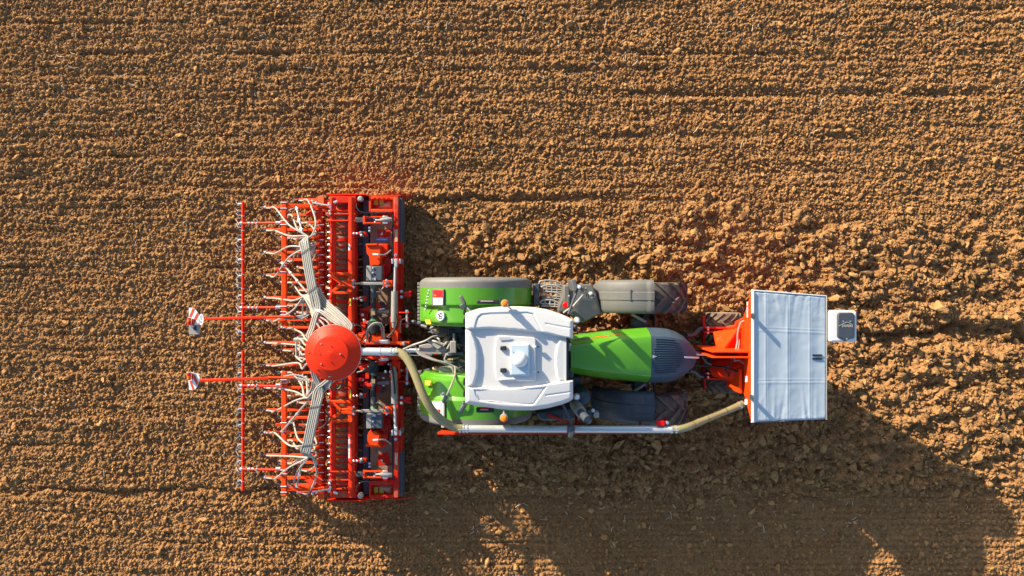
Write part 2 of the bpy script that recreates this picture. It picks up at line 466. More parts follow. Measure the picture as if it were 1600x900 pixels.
def clod_shapes(sub, n, seed, rough, cuts=7, deep=0.5):
    v, f = ico(sub); g = np.random.default_rng(seed); res = []
    for _ in range(n):
        p = v.copy()
        for _k in range(cuts):                              # broken faces
            d = g.standard_normal(3); d /= np.linalg.norm(d); c = g.uniform(deep, 0.85)
            over = p @ d - c
            p = p - np.outer(np.clip(over, 0, None) * 0.85, d)
        q = np.zeros(len(p))
        for _k in range(9):
            d = g.standard_normal(3) * g.uniform(1.5, 5); q += np.sin(p @ d + g.uniform(0, 6.28)) * rough / (1 + 0.25 * np.linalg.norm(d))
        if sub >= 3:
            for _k in range(14):
                d = g.standard_normal(3) * g.uniform(5, 13); q += np.sin(p @ d + g.uniform(0, 6.28)) * 0.022
        p = p * (1 + q)[:, None] * g.uniform(0.75, 1.25, 3)
        res.append(p / np.abs(p).max())
    return res, f

def scatter(name, n, mask, rlo, rhi, power, sub, mat, seed, rough=0.16, sink=0.3, kinds=20, flat=0.75, cuts=7, deep=0.5, smooth=True):
    g = np.random.default_rng(seed)
    iy = g.integers(20, shp[0] - 20, n * 3); ix = g.integers(20, shp[1] - 20, n * 3)
    keep = np.where(g.random(n * 3) < mask[iy, ix])[0][:n]
    iy, ix = iy[keep], ix[keep]; n = len(ix)
    r = rlo + (rhi - rlo) * g.random(n) ** power
    x = gx[ix] + g.uniform(-.006, .006, n); y = gy[iy] + g.uniform(-.006, .006, n); z = h[iy, ix] + r * flat * (1 - 2 * sink) * 0.6
    protos, f = clod_shapes(sub, kinds, seed + 1, rough, cuts, deep)
    which = g.integers(0, kinds, n)
    CO, FA, off = [], [], 0
    for k in range(kinds):
        s = np.where(which == k)[0]
        if not len(s): continue
        a = g.uniform(0, 2 * np.pi, len(s)); t = g.normal(0, 0.35, (len(s), 2))
        ca, sa = np.cos(a), np.sin(a)
        p = protos[k][None] * np.array([1, 1, flat])
        st = g.uniform(0.68, 1.45, (len(s), 1))
        px = p[..., 0] * st; py = p[..., 1] / st; pz = p[..., 2] + px * t[:, :1] + py * t[:, 1:]
        X2 = (px * ca[:, None] - py * sa[:, None]) * r[s, None] + x[s, None]
        Y2 = (px * sa[:, None] + py * ca[:, None]) * r[s, None] + y[s, None]
        Z2 = pz * r[s, None] + z[s, None]
        m = p.shape[1]
        CO.append(np.stack([X2, Y2, Z2], -1).reshape(-1, 3))
        FA.append((f[None] + (np.arange(len(s)) * m)[:, None, None] + off).reshape(-1, 3)); off += m * len(s)
    ob = quick_mesh(name, np.concatenate(CO), np.concatenate(FA), M[mat], smooth)
    ob['kind'] = 'stuff'
    return ob

fine_mask = np.clip(1 - 0.66 * smooth_strip, 0, 1)
big_ctr = coarse * (0.25 + 0.75 * sstep(-0.5, 1.0, fbm(shp, STEP, 0.5, 2.5, 1.0, 31)))
scatter('soil_crumbs', 52000, fine_mask, 0.019, 0.044, 2.3, 2, 'clod', 41, rough=0.26, sink=0.2, flat=0.78)
scatter('soil_grains', 90000, 0.3 + 0.7 * fine_mask, 0.010, 0.021, 1.3, 1, 'clod', 40, rough=0.2, sink=0.15, flat=0.8)
scatter('soil_clods', 2600, np.clip(0.4 - 0.3 * coarse + 0.3 * smooth_strip, 0, 1), 0.034, 0.080, 2.6, 3, 'clod', 42, rough=0.2, sink=0.25, flat=0.65)
scatter('broken_soil_clods', 9500, big_ctr * 0.9 + 0.1 * coarse, 0.030, 0.100, 1.9, 2, 'coarse', 43, rough=0.16, sink=0.24, flat=0.74, cuts=11, deep=0.38, smooth=False)
scatter('broken_soil_lumps', 850, big_ctr, 0.078, 0.155, 2.6, 4, 'coarse', 44, rough=0.14, sink=0.34, kinds=30, flat=0.70, cuts=12, deep=0.36)

# chopped straw left in the tilth
g = np.random.default_rng(77)
CO, FA = [], []
for k in range(430):
    if k < 300: sx, sy = X(g.uniform(0, 1600), 0), Y(abs(g.normal(0, 150)) % 300, 0)
    elif k < 352: sx, sy = X(g.uniform(680, 1600), 0), Y(g.normal(800, 22), 0)
    else: sx, sy = X(g.uniform(0, 420), 0), Y(g.uniform(300, 900), 0)
    if not (-12 < sx < 12 and -7 < sy < 7): continue
    a = g.uniform(0, 3.14); ln = g.uniform(0.02, 0.09); w = 0.0042
    zc = float(ground_z(sx, sy)) + 0.022
    d = np.array([math.cos(a), math.sin(a), g.normal(0, .15)]) * ln; nrm = np.array([-math.sin(a), math.cos(a), 0]) * w; up = np.array([0, 0, w])
    c = np.array([sx, sy, zc]); b = len(CO) * 1
    bend = nrm * g.uniform(-4, 4)
    for q, sh in ((-d, 0 * bend), (0 * d, bend), (d, 0 * bend)):
        for o in (nrm, up, -nrm, -up): CO.append(c + q + sh + o)
    for s in range(2):
        for j in range(4): FA.append([b + s * 4 + j, b + s * 4 + (j + 1) % 4, b + s * 4 + 4 + (j + 1) % 4, b + s * 4 + 4 + j])
straw = quick_mesh('chopped_straw', np.array(CO), np.array(FA), M['straw'])
straw['kind'] = 'stuff'
# ------------------------------------------------------------------ tractor
AX = -1.15                                   # the machine's centre line
def wheel_meshes(Rr, w, nl, lug, tread_dir=1.0):
    """tyre with chevron lugs, and its rim; axle along y, centred on the origin"""
    t = MB()
    hw = w / 2; rr = Rr - lug
    prof = [(Rr * 0.56, -hw * 0.80), (Rr * 0.62, -hw * 0.95), (Rr * 0.75, -hw * 1.0), (rr * 0.90, -hw * 0.97), (rr * 0.965, -hw * 0.86), (rr * 0.99, -hw * 0.5), (rr, 0),
            (rr * 0.99, hw * 0.5), (rr * 0.965, hw * 0.86), (rr * 0.90, hw * 0.97), (Rr * 0.75, hw * 1.0), (Rr * 0.62, hw * 0.95), (Rr * 0.56, hw * 0.80)]
    t.lathe(prof, (0, 0, 0), 'y', 64)
    for s in (-1, 1):
        for k in range(nl):
            a0 = 2 * math.pi * (k + (0.5 if s > 0 else 0)) / nl
            secs = []
            for q in range(7):
                u = q / 6
                y = s * (-0.03 * w + u * hw * 1.02)
                a = a0 + tread_dir * u ** 0.9 * 0.62 * w / Rr
                drop = 0.0 if u < 0.75 else (u - 0.75) * 0.30
                ro, ri = Rr - lug * drop * 6 * 0.4 - Rr * 0.012 * u * u, rr * (0.97 - 0.04 * u * u)
                wd = (0.055 + 0.02 * u) * (0.8 + 0.4 * Rr)
                ring = []
                for da, r_ in ((-wd, ri), (-wd * 0.72, ro), (wd * 0.72, ro), (wd, ri)):
                    ang = a + da * 0.62
                    ring.append((r_ * math.sin(ang), y, r_ * math.cos(ang)))
                secs.append(ring)
            vs = [p for rg in secs for p in rg]
            fs = [[i * 4 + j, i * 4 + (j + 1) % 4, (i + 1) * 4 + (j + 1) % 4, (i + 1) * 4 + j] for i in range(6) for j in range(4)] + [[0, 1, 2, 3], [24, 25, 26, 27]]
            t.add(vs, fs)
    r = MB()
    r.lathe([(Rr * 0.57, -hw * 0.8), (Rr * 0.54, -hw * 0.6), (Rr * 0.50, -hw * 0.25), (Rr * 0.20, -hw * 0.2), (Rr * 0.20, -hw * 0.5), (0.02, -hw * 0.52)], (0, 0, 0), 'y', 40)
    r.lathe([(Rr * 0.57, hw * 0.8), (Rr * 0.54, hw * 0.6), (Rr * 0.50, hw * 0.25), (Rr * 0.20, hw * 0.2), (Rr * 0.20, hw * 0.5), (0.02, hw * 0.52)], (0, 0, 0), 'y', 40)
    return t, r

def add_wheel(parent, at, Rr, w, nl, lug, mt='tyre', rim='red_dark', tdir=1.0):
    t, r = wheel_meshes(Rr, w, nl, lug, tdir)
    at = Vector(at)
    t.v = [tuple(Vector(p) + at) for p in t.v]; r.v = [tuple(Vector(p) + at) for p in r.v]
    tyre = t.build('tyre', mt, parent, origin=at, sharp=40)
    r.build('rim', rim, tyre, origin=at)
    return tyre

tractor = empty('tractor', (0.9, AX, 0), 'green tractor with a white cab roof and slate grey nose, driving across the field', 'tractor')

# wheels
RW, RFW = 0.96, 0.86
rear_x, front_x = -0.68, 2.50
wl = add_wheel(tractor, (rear_x, -0.17, RW), RW, 0.62, 20, 0.05, rim='white_box')
copy_part(wl, (rear_x, -2.13, RW))
fl = add_wheel(tractor, (front_x, Y(465.5, 1.4), RFW), RFW, 0.57, 17, 0.05, rim='white_box', tdir=-1.0)
copy_part(fl, (front_x, Y(638.5, 1.4), RFW))

# chassis: rear axle, gearbox, engine, front axle
m = MB()
m.box((-0.55, AX, 0.95), (0.9, 0.62, 0.75)); m.box((0.6, AX, 0.98), (1.5, 0.55, 0.55)); m.box((2.1, AX, 1.05), (1.7, 0.62, 0.6))
m.cyl((rear_x, -0.5, RW), (rear_x, -1.8, RW), 0.17, 16)
m.bar((front_x, -0.40, RFW), (front_x, -1.95, RFW), 0.26, 0.22)
m.box((2.95, AX, 0.95), (0.5, 0.5, 0.5))
m.build('chassis', 'iron', tractor, bevel=0.02)

# bonnet: stations along x with the outer and upper edges read off the photograph
sx_ = [890, 920, 950, 985, 1018, 1035, 1050, 1062, 1072, 1080, 1085, 1088]
yo1 = [526, 522, 518, 515, 512.3, 512.6, 514, 518, 523.5, 531, 540, 549]
yc1 = [542, 538, 534.5, 530, 526.5, 526.8, 528, 530.5, 534, 539.5, 545, 552]
yc2 = [572.5, 577, 580.5, 584.5, 587.3, 586.5, 585, 582.5, 579.5, 575.5, 571, 564]
yo2 = [582, 587, 591.5, 595, 598, 598.2, 597.2, 594, 589, 582.5, 576, 567]
zt_ = [2.42, 2.39, 2.35, 2.29, 2.22, 2.165, 2.10, 2.03, 1.955, 1.88, 1.83, 1.78]
zo_ = [2.04, 2.02, 1.98, 1.93, 1.88, 1.83, 1.78, 1.72, 1.66, 1.60, 1.56, 1.51]
def hood_section(px):
    f = lambda a: float(np.interp(px, sx_, a))
    zt, zo = f(zt_), f(zo_)
    a1, c1, c2, a2 = f(yo1), f(yc1), f(yc2), f(yo2)
    xw = X(px, zt)
    P = []
    oy1, oy2, cy1, cy2 = Y(a1, zo), Y(a2, zo), Y(c1, zt), Y(c2, zt)
    P.append((xw, oy1 - 0.03, zo - 0.62)); P.append((xw, oy1, zo - 0.10)); P.append((xw, oy1, zo - 0.02)); P.append((xw, oy1 - 0.025, zo + 0.03))
    for t in (0.35, 0.7): P.append((xw, oy1 + (cy1 - oy1) * t, zo + (zt - zo) * (t + 0.10 * math.sin(math.pi * t))))
    P.append((xw, cy1 + 0.012, zt - 0.012)); P.append((xw, cy1 - 0.012, zt + 0.002))
    for t in (0.2, 0.4, 0.6, 0.8): P.append((xw, cy1 + (cy2 - cy1) * t, zt + 0.035 * math.sin(math.pi * t)))
    P.append((xw, cy2 + 0.012, zt + 0.002)); P.append((xw, cy2 - 0.012, zt - 0.012))
    for t in (0.7, 0.35): P.append((xw, oy2 + (cy2 - oy2) * t, zo + (zt - zo) * (t + 0.10 * math.sin(math.pi * t))))
    P.append((xw, oy2 + 0.025, zo + 0.03)); P.append((xw, oy2, zo - 0.02)); P.append((xw, oy2, zo - 0.10)); P.append((xw, oy2 + 0.03, zo - 0.62))
    return P
def hood_point(px, j, lift=0.004):
    P = hood_section(px); p, q = Vector(P[int(j)]), Vector(P[min(int(j) + 1, len(P) - 1)])
    r = p.lerp(q, j - int(j)); d = (q - p).normalized(); n_ = Vector((0, -d.z, d.y))
    if n_.z < 0: n_ = -n_
    return r + n_ * lift
m = MB(); rows_ = [hood_section(p) for p in np.linspace(892, 1017.6, 24)]
m.grid(rows_); m.f += [list(range(20)), list(range(23 * 20, 24 * 20))]
hood = m.build('bonnet', 'green', tractor, sharp=30)
m = MB(); rows_ = [hood_section(p) for p in list(np.linspace(1018.3, 1072, 18)) + [1076, 1080, 1083, 1085, 1087, 1088]]
m.grid(rows_); m.f += [list(range(20)), list(range(23 * 20, 24 * 20))]
nose = m.build('nose_grille', 'grille', tractor, sharp=30)
# louvres on the nose
lm = [(528.5 + 3.6 * k) for k in range(16)]
for k, yy in enumerate(lm):
    t = (k + 0.5) / 16
    x0 = 1021 if 3 < k < 12 else 1024
    x1 = 1066 - 14 * (2 * t - 1) ** 2 + (3 if k % 2 else 0)
    pts = []
    for px in np.linspace(x0, x1, 8):
        P = hood_section(px); a, b = Vector(P[7]), Vector(P[12])
        p = a.lerp(b, t); p.z += 0.035 * math.sin(math.pi * t) + 0.004
        pts.append(p)
    m = MB()
    for i in range(7): pass
    vs = []
    for p in pts: vs += [p + Vector((0, .011, -0.004)), p + Vector((0, .008, .011)), p + Vector((0, -.004, .011)), p + Vector((0, -.011, -0.004))]
    m.add(vs, [[i * 4 + j, i * 4 + (j + 1) % 4, (i + 1) * 4 + (j + 1) % 4, (i + 1) * 4 + j] for i in range(7) for j in range(4)] + [[0, 1, 2, 3], [28, 29, 30, 31]])
    m.build('louvre', 'grille', nose)
m = MB(); m.add([hood_point(1019, 9.5, .012) + Vector((0, .03, 0)), hood_point(1019, 9.5, .012) + Vector((0, -.03, 0)), hood_point(1026, 9.5, .016), hood_point(1022, 9.5, .03)], [[0, 1, 2], [0, 2, 3], [1, 2, 3], [0, 1, 3]])
m.build('badge', 'steel', nose)
m = MB(); m.bar(hood_point(1068, 9.6, .02), hood_point(1087, 9.6, .03) + Vector((0.03, 0, 0.03)), 0.03, 0.02); m.build('centre_trim', 'steel', nose, bevel=.004)
# lettering strip on the bonnet flank: grey then red
def flank_strip(x0, x1, j0, j1, mat, name):
    m = MB(); n = 10
    top = [[hood_point(px, j0, .004) for px in np.linspace(x0, x1, n)], [hood_point(px, j1, .004) for px in np.linspace(x0, x1, n)]]
    m.grid(top); m.grid([[p - Vector((0, .004, .012)) for p in r_] for r_ in top])
    m.build(name, mat, hood)
flank_strip(898, 924, 4.0, 4.4, 'grey', 'lettering_strip')
for a, b in ((927, 932), (933, 938), (939, 944), (946, 951), (953, 961), (963, 972)): flank_strip(a, b, 4.12, 4.36, 'sign_red', 'lettering_strip')
# black skirts and cowl between cab and bonnet
m = MB(); m.bpx(884, 530, 896, 590, 2.15, 1.2); m.build('cowl', 'dark', tractor, bevel=.02)
m = MB(); m.bpx(886, 588, 910, 606, 1.55, 1.0); m.bpx(900, 600, 911, 612, 1.6, 1.1); m.build('air_duct', 'dark', tractor, bevel=.03)
for yy in (536, 541, 546, 566, 571, 576):
    m = MB(); m.tube(spline([W(884, yy, 2.18), W(889, yy + 1.5, 2.23), W(893, yy + .5, 2.1)], 5), .014, 6); m.build('hose', 'black', tractor)
m = MB(); m.bpx(889, 537, 892.5, 549, 2.40, 2.3); m.build('bonnet_hinge', 'white_box', tractor, bevel=.01)

# cab body and glass
zr = 2.78
cab_pts = {'rear_l': W(731, 496, zr), 'rear_r': W(731, 625, zr), 'mid_l': W(800, 487, zr), 'mid_r': W(800, 633, zr), 'front_l': W(886, 506, zr), 'front_r': W(886, 617, zr)}
cab_base = {}
for k, p in cab_pts.items():
    cab_base[k] = Vector((p.x + (0.10 if 'rear' in k else -0.22 if 'front' in k else 0), AX + (p.y - AX) * (0.90 if 'mid' in k else 0.80), 1.45))
m = MB(); m.prism([(cab_base[k].x, cab_base[k].y) for k in ('rear_l', 'mid_l', 'front_l', 'front_r', 'mid_r', 'rear_r')], 0.9, 1.45)
cab = m.build('cab_body', 'dark', tractor, bevel=.02)
for k, wd in (('rear_l', .09), ('rear_r', .09), ('mid_l', .085), ('mid_r', .085), ('front_l', .13), ('front_r', .11)):
    m = MB(); m.bar(cab_base[k], cab_pts[k] + Vector((0, 0, .06)), wd, wd); m.build('cab_pillar', 'dark', tractor, bevel=.01)
order = ['rear_l', 'mid_l', 'front_l', 'front_r', 'mid_r', 'rear_r']
for i in range(6):
    a, b = order[i], order[(i + 1) % 6]
    m = MB(); m.plate([cab_base[a], cab_base[b], cab_pts[b], cab_pts[a]], 0.006); m.build('window_pane', 'glass', tractor)
m = MB(); m.box((0.05, AX, 1.62), (0.55, 0.55, 0.16)); m.box((-0.24, AX, 1.98), (0.14, 0.52, 0.75)); m.box((-0.22, AX, 2.42), (.1, .28, .2)); m.build('seat', 'black', tractor, bevel=.05)
m = MB(); m.tube([Vector((0.62 + .06 * math.cos(a), AX + .2 * math.sin(a), 2.02 + .18 * math.cos(a) * .6)) for a in np.linspace(0, 2 * math.pi, 24)], .016, 6); m.cyl((0.62, AX, 2.02), (.8, AX, 1.6), .03, 8); m.build('steering_wheel', 'black', tractor)

# white cab roof, moulded: raised side bands, rear cushion, front ridge
def poly_sd(px, py, poly):
    d = np.full(px.shape, 1e9); inside = np.zeros(px.shape, bool); n = len(poly)
    for i in range(n):
        (x0, y0), (x1, y1) = poly[i], poly[(i + 1) % n]
        ex, ey = x1 - x0, y1 - y0
        t = np.clip(((px - x0) * ex + (py - y0) * ey) / (ex * ex + ey * ey + 1e-12), 0, 1)
        d = np.minimum(d, np.hypot(px - x0 - t * ex, py - y0 - t * ey))
        c = ((y0 > py) != (y1 > py)) & (px < (x1 - x0) * (py - y0) / (y1 - y0 + 1e-12) + x0)
        inside ^= c
    return np.where(inside, d, -d)
def line_d(px, py, pts):
    d = np.full(px.shape, 1e9)
    for (x0, y0), (x1, y1) in zip(pts[:-1], pts[1:]):
        ex, ey = x1 - x0, y1 - y0
        t = np.clip(((px - x0) * ex + (py - y0) * ey) / (ex * ex + ey * ey + 1e-12), 0, 1)
        d = np.minimum(d, np.hypot(px - x0 - t * ex, py - y0 - t * ey))
    return d
C7 = lambda L_: [(700 + a / 4.5, 460 + b / 4.5) for a, b in L_]
top_e = C7([(122, 132), (160, 118), (215, 100), (310, 90), (400, 85), (500, 85), (600, 90), (700, 106), (800, 140), (850, 162), (880, 178)])
bot_e = C7([(122, 766), (150, 774), (260, 792), (400, 812), (500, 816), (600, 815), (700, 800), (800, 775), (850, 755), (880, 735)])
us = np.unique(np.concatenate([np.linspace(727.2, 884.8, 170), np.linspace(884.8, 895.4, 14)])); nv = 190
vt = np.interp(us, [p[0] for p in top_e], [p[1] for p in top_e]); vb = np.interp(us, [p[0] for p in bot_e], [p[1] for p in bot_e])
fr = np.linspace(0, 1, nv)
U = np.repeat(us[:, None], nv, 1); V = vt[:, None] + (vb - vt)[:, None] * fr[None, :]
up_line = C7([(100, 246), (300, 238), (500, 250), (700, 276), (830, 305), (900, 318)])
lo_line = C7([(100, 650), (250, 656), (400, 660), (500, 656), (600, 644), (700, 628), (830, 608), (900, 600)])
d_up = np.interp(U, [p[0] for p in up_line], [p[1] for p in up_line]) - V      # >0 inside the upper band
d_lo = V - np.interp(U, [p[0] for p in lo_line], [p[1] for p in lo_line])
left_c = poly_sd(U, V, C7([(90, 252), (150, 248), (172, 262), (195, 320), (210, 390), (213, 450), (211, 520), (200, 585), (182, 640), (160, 652), (90, 652)]))
right_r = poly_sd(U, V, C7([(782, 316), (768, 350), (757, 392), (753, 460), (757, 540), (766, 585), (780, 610), (845, 614), (845, 312)]))
hz = np.zeros(U.shape)
hz += 0.085 * sstep(-0.8, 2.4, d_up) + 0.075 * sstep(-0.8, 2.4, d_lo)
hz -= 0.03 * np.clip((U - 740) / 150, 0, 1)
hz += 0.06 * sstep(-0.5, 3.0, left_c) + 0.045 * sstep(-0.5, 2.4, right_r)
hz -= 0.020 * np.clip((U - 840) / 40, 0, 1) ** 1.5 * (d_up < 0) * (d_lo < 0)
edge_d = np.minimum(np.minimum(V - vt[:, None], vb[:, None] - V), U - 726.5)
edge_d = np.minimum(edge_d, 896.3 - U)
hz -= 0.075 * (1 - np.clip(edge_d / 7.0, 0, 1)) ** 2.2
hz -= 0.035 * (np.clip(d_up, 0, 40) / 40) ** 1.5 + 0.05 * (np.clip(d_lo, 0, 40) / 40) ** 1.5
for ln in ([(190, 238), (200, 190), (212, 160), (238, 140), (300, 134), (560, 128), (598, 138), (625, 190), (668, 272)], [(188, 672), (200, 712), (222, 742), (300, 756), (580, 776), (605, 770), (640, 720), (688, 652)],
           [(690, 206), (780, 224), (872, 238)], [(690, 710), (780, 698), (872, 684)]):
    dd = line_d(U, V, C7(ln))
    hz -= 0.013 * np.exp(-(dd / 0.9) ** 2)
up_in = poly_sd(U, V, C7([(190, 238), (212, 160), (238, 140), (560, 128), (598, 138), (668, 272), (500, 246), (300, 232)]))
lo_in = poly_sd(U, V, C7([(188, 672), (222, 742), (580, 776), (605, 770), (688, 652), (500, 664), (300, 664)]))
hz -= 0.014 * sstep(-0.6, 0.8, up_in) + 0.014 * sstep(-0.6, 0.8, lo_in)
ZR = 2.90 + hz
keep = ~((U > 884.9) & (d_up < 0) & (d_lo < 0))
m = MB()
nu = len(us)
for i in range(nu):
    for j in range(nv): m.v.append((X(U[i, j], ZR[i, j]), Y(V[i, j], ZR[i, j]), ZR[i, j]))
for i in range(nu - 1):
    for j in range(nv - 1):
        if keep[i + 1, j] and keep[i + 1, j + 1] and keep[i, j] | (us[i] < 885):
            m.f.append([i * nv + j, i * nv + j + 1, (i + 1) * nv + j + 1, (i + 1) * nv + j])
me = m.mesh('cab_roof', wpos(tractor))
bm = bmesh.new(); bm.from_mesh(me)
be = [e for e in bm.edges if e.is_boundary]
ret = bmesh.ops.extrude_edge_only(bm, edges=be)
for v in [g_ for g_ in ret['geom'] if isinstance(g_, bmesh.types.BMVert)]: v.co.z = 2.80 + (v.co.z - 2.90) * 0.3
loose = [v for v in bm.verts if not v.link_faces]
bmesh.ops.delete(bm, geom=loose, context='VERTS')
bmesh.ops.recalc_face_normals(bm, faces=bm.faces); bm.to_mesh(me); bm.free()
me.materials.append(M['white'])
roof = link_mesh('cab_roof', me, tractor, wpos(tractor), sharp=50)
m = MB(); m.ppx([(731, 493), (790, 484), (835, 485), (888, 503), (888, 620), (835, 636), (790, 636), (731, 627)], 2.795, 2.75); m.build('headliner', 'dark', roof)
# hatch, its vents, hinges; receiver box and dome
m = MB(); m.ppx(C7([(352, 287), (600, 300), (618, 312), (616, 600), (600, 612), (352, 612), (338, 590), (328, 520), (326, 450), (328, 380), (338, 310)]), 2.935, 2.82)
hatch = m.build('roof_hatch', 'white', tractor, bevel=.018, segs=3)
m = MB(); m.plate([W(779, 526, 2.957), W(799, 526.5, 2.957), W(797, 531, 2.948), W(781, 532, 2.948)], .008); m.build('hatch_lip', 'white', hatch, bevel=.003)
m = MB(); m.plate([W(779, 593.5, 2.957), W(806, 593, 2.957), W(803, 590, 2.948), W(782, 590, 2.948)], .008); m.build('hatch_lip', 'white', hatch, bevel=.003)
for yy in (544.2, 578.8):
    m = MB(); m.bpx(781.5, yy - 3.4, 791.5, yy + 3.4, 2.985, 2.94); m.build('hatch_vent', 'ink', hatch, bevel=.014)
    for k in range(3):
        m = MB(); m.bpx(783.5, yy - 2.2 + k * 1.7, 789.5, yy - 1.5 + k * 1.7, 2.992, 2.98); m.build('vent_slat', 'iron', hatch)
for yy in (542, 581.5):
    m = MB(); m.bpx(833.5, yy - 1.6, 838.5, yy + 1.6, 2.975, 2.93); m.cyl(W(836, yy, 2.95), W(836, yy, 2.985), .018, 12); h_ = m.build('hatch_hinge', 'white', tractor, bevel=.006)
    m = MB(); m.cyl(W(841, yy, 2.93), W(841, yy, 2.968), .016, 10); m.build('hinge_pin', 'ink', h_)
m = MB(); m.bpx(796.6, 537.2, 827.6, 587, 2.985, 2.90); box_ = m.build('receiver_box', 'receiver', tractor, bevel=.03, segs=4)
m = MB(); m.lathe([(.125, 0), (.125, .015), (.118, .045), (.10, .075), (.07, .098), (.035, .108), (.003, .11)], W(812.2, 561.8, 2.982), 'z', 32); m.build('receiver_dome', 'white_box', box_)
m = MB(); m.cyl(W(801.5, 549.6, 2.98), W(804.5, 552.8, 3.06), .005, 6); m.build('aerial', 'ink', box_)

# rear wings: arch over the wheel, green inside, grey rubber outside
def wing(yo, yg, yi, zc, Rr, a0, a1, parent, names, rec=None, flip=1):
    """yo outer edge, yg colour joint, yi inner edge (world y); angles in degrees about the axle"""
    A = np.radians(np.linspace(a0, a1, 60))
    def sec(ts, y0, y1, out_round, crease):
        g_ = []
        for a in A:
            row = []
            e = min(1.0, (math.degrees(a) - a0) / 9, (a1 - math.degrees(a)) / 11)
            e = max(0.0, e)
            for t in ts:
                y = y0 + (y1 - y0) * t
                r_ = Rr
                if out_round:
                    k = max(0, (1 - t / 0.45))
                    r_ -= 0.10 * k ** 2.5 + 0.012 * (1 if 0.70 < t < 0.76 else 0)
                    y = y + (y1 - y0) * 0.9 * (1 - math.sqrt(max(0, 1 - (1 - e) ** 2))) * (1 - t)
                if crease:
                    r_ -= 0.05 * sstep(0.42, 0.52, t) * sstep(172, 160, math.degrees(a)) + 0.10 * sstep(0.88, 1.0, t)
                    if rec is not None:
                        q = rec(a, t)
                        r_ -= q
                row.append((rear_x + Rr * 0 + r_ * math.cos(a), y, zc + r_ * math.sin(a)))
            g_.append(row)
        return g_
    ts1 = np.array([0, .04, .1, .2, .35, .5, .68, .70, .76, .78, .9, 1.0]); ts2 = np.linspace(0, 1, 40)
    m = MB(); G = sec(ts1, yo, yg, True, False); m.grid(G)
    m.grid([[(x - .0, y, z - .03) for x, y, z in r_] for r_ in G])
    outer = m.build(names[1], 'wing_grey', parent, sharp=40)
    m = MB(); G = sec(ts2, yg, yi, False, True); m.grid(G)
    G2 = [[(r_[-1][0], r_[-1][1], r_[-1][2]), (r_[-1][0], r_[-1][1] + flip * .01, max(1.0, r_[-1][2] - .55))] for r_ in G]
    m.grid(G2)
    inner = m.build(names[0], 'green', parent, sharp=28)
    # ribbed rubber end
    e_ = MB()
    a = math.radians(a1)
    for k in range(12):
        t0, t1 = k / 12, (k + .86) / 12
        y0_, y1_ = yo + (yi - yo) * (.10 + .9 * t0), yo + (yi - yo) * (.10 + .9 * t1)
        c = Vector((rear_x + (Rr - .002) * math.cos(a), (y0_ + y1_) / 2, zc + Rr * math.sin(a) - .05))
        e_.box(c, (.075, abs(y1_ - y0_), .20))
    e_.build('rubber_edge', 'wing_grey', outer, bevel=.012)
    return inner
def recess(a, t):
    d = math.degrees(a)
    w_ = float(sstep(163, 158, d) * sstep(118, 140, d))
    return 0.06 * w_ * float(sstep(.46, .48, t) * sstep(.80, .52, t))
zc_, RA = 1.0, 1.07
wing_l = wing(Y(433, 2.0), Y(450, 2.0), Y(511, 2.0), zc_, RA, 10, 172, tractor, ('rear_wing', 'wing_extension'), recess)
wing_r = wing(Y(669, 2.0), Y(655, 2.0), Y(588, 2.0), zc_, RA, 10, 172, tractor, ('rear_wing', 'wing_extension'), None, -1)
def on_wing(px, py, lift=0.0):
    """height of the wing's skin under a photo pixel"""
    z = 2.0
    for _ in range(12):
        x = X(px, z) - rear_x
        z = zc_ + math.sqrt(max(0.0, RA * RA - x * x)) if abs(x) < RA else zc_
    return W(px, py, z + lift)
def slab(px0, py0, px1, py1, lift, thick, mat, name, parent, bevel=.004):
    """a small plate lying on the wing"""
    p = [on_wing(px0, py0, lift), on_wing(px1, py0, lift), on_wing(px1, py1, lift), on_wing(px0, py1, lift)]
    m = MB(); m.plate(p, thick); return m.build(name, mat, parent, bevel=bevel)
# tail lamp, speed disc, stickers, bolts
for (x0, x1, ya, yb, yc_) in ((676, 694.5, 452, 478, 465.3), ):
    fr_ = slab(x0, ya, x1, yb, .02, .05, 'grey', 'tail_light', tractor, .008)
    slab(x0 + 1.2, ya + 1.3, x1 - 2.6, yc_ - .6, .044, .02, 'lamp_red', 'red_lens', fr_)
    slab(x0 + 1.2, yc_ + .2, x1 - 2.6, yb - 1.5, .044, .02, 'lamp_white', 'white_lens', fr_)
    slab(x0 + 2.0, yc_ - 5.0, x0 + 6, yc_ - 2.5, .055, .012, 'lamp_amber', 'amber_lens', fr_)
fr_ = slab(677, 627, 694, 652, .02, .05, 'white_box', 'tail_light', tractor, .008)
slab(678, 640, 688, 650, .046, .02, 'lamp_red', 'red_lens', fr_); slab(678, 629, 688, 639, .046, .02, 'lamp_white', 'white_lens', fr_)
slab(690, 628, 695, 668, .03, .03, 'castgrey', 'lamp_bracket', tractor)
dp = on_wing(688, 493.5, -.005); tl = math.atan2(RA * 0 + (on_wing(692, 493.5).z - on_wing(684, 493.5).z), on_wing(692, 493.5).x - on_wing(684, 493.5).x)
rotd = Matrix.Rotation(-tl, 3, 'Y')
m = MB(); m.lathe([(.086, -.03), (.086, .008), (.083, .010), (.001, .010)], (0, 0, 0), 'z', 40); m.v = [tuple(rotd @ Vector(p) + dp) for p in m.v]
disc = m.build('speed_disc', 'sign_white', tractor, sharp=30)
text_mesh('50', .125, .001, 'disc_number', 'ink', disc, dp + rotd @ Vector((0.0, 0, .0125)), (rotd.to_4x4() @ Matrix.Rotation(R(-76), 4, 'Z')).to_euler(), 1.0)
m = MB(); m.plate([on_wing(664.5, 499, .016), on_wing(672.5, 499, .016), on_wing(674, 506.5, .012), on_wing(666.5, 506.5, .012)], .014); m.build('sticker', 'yellow', tractor)
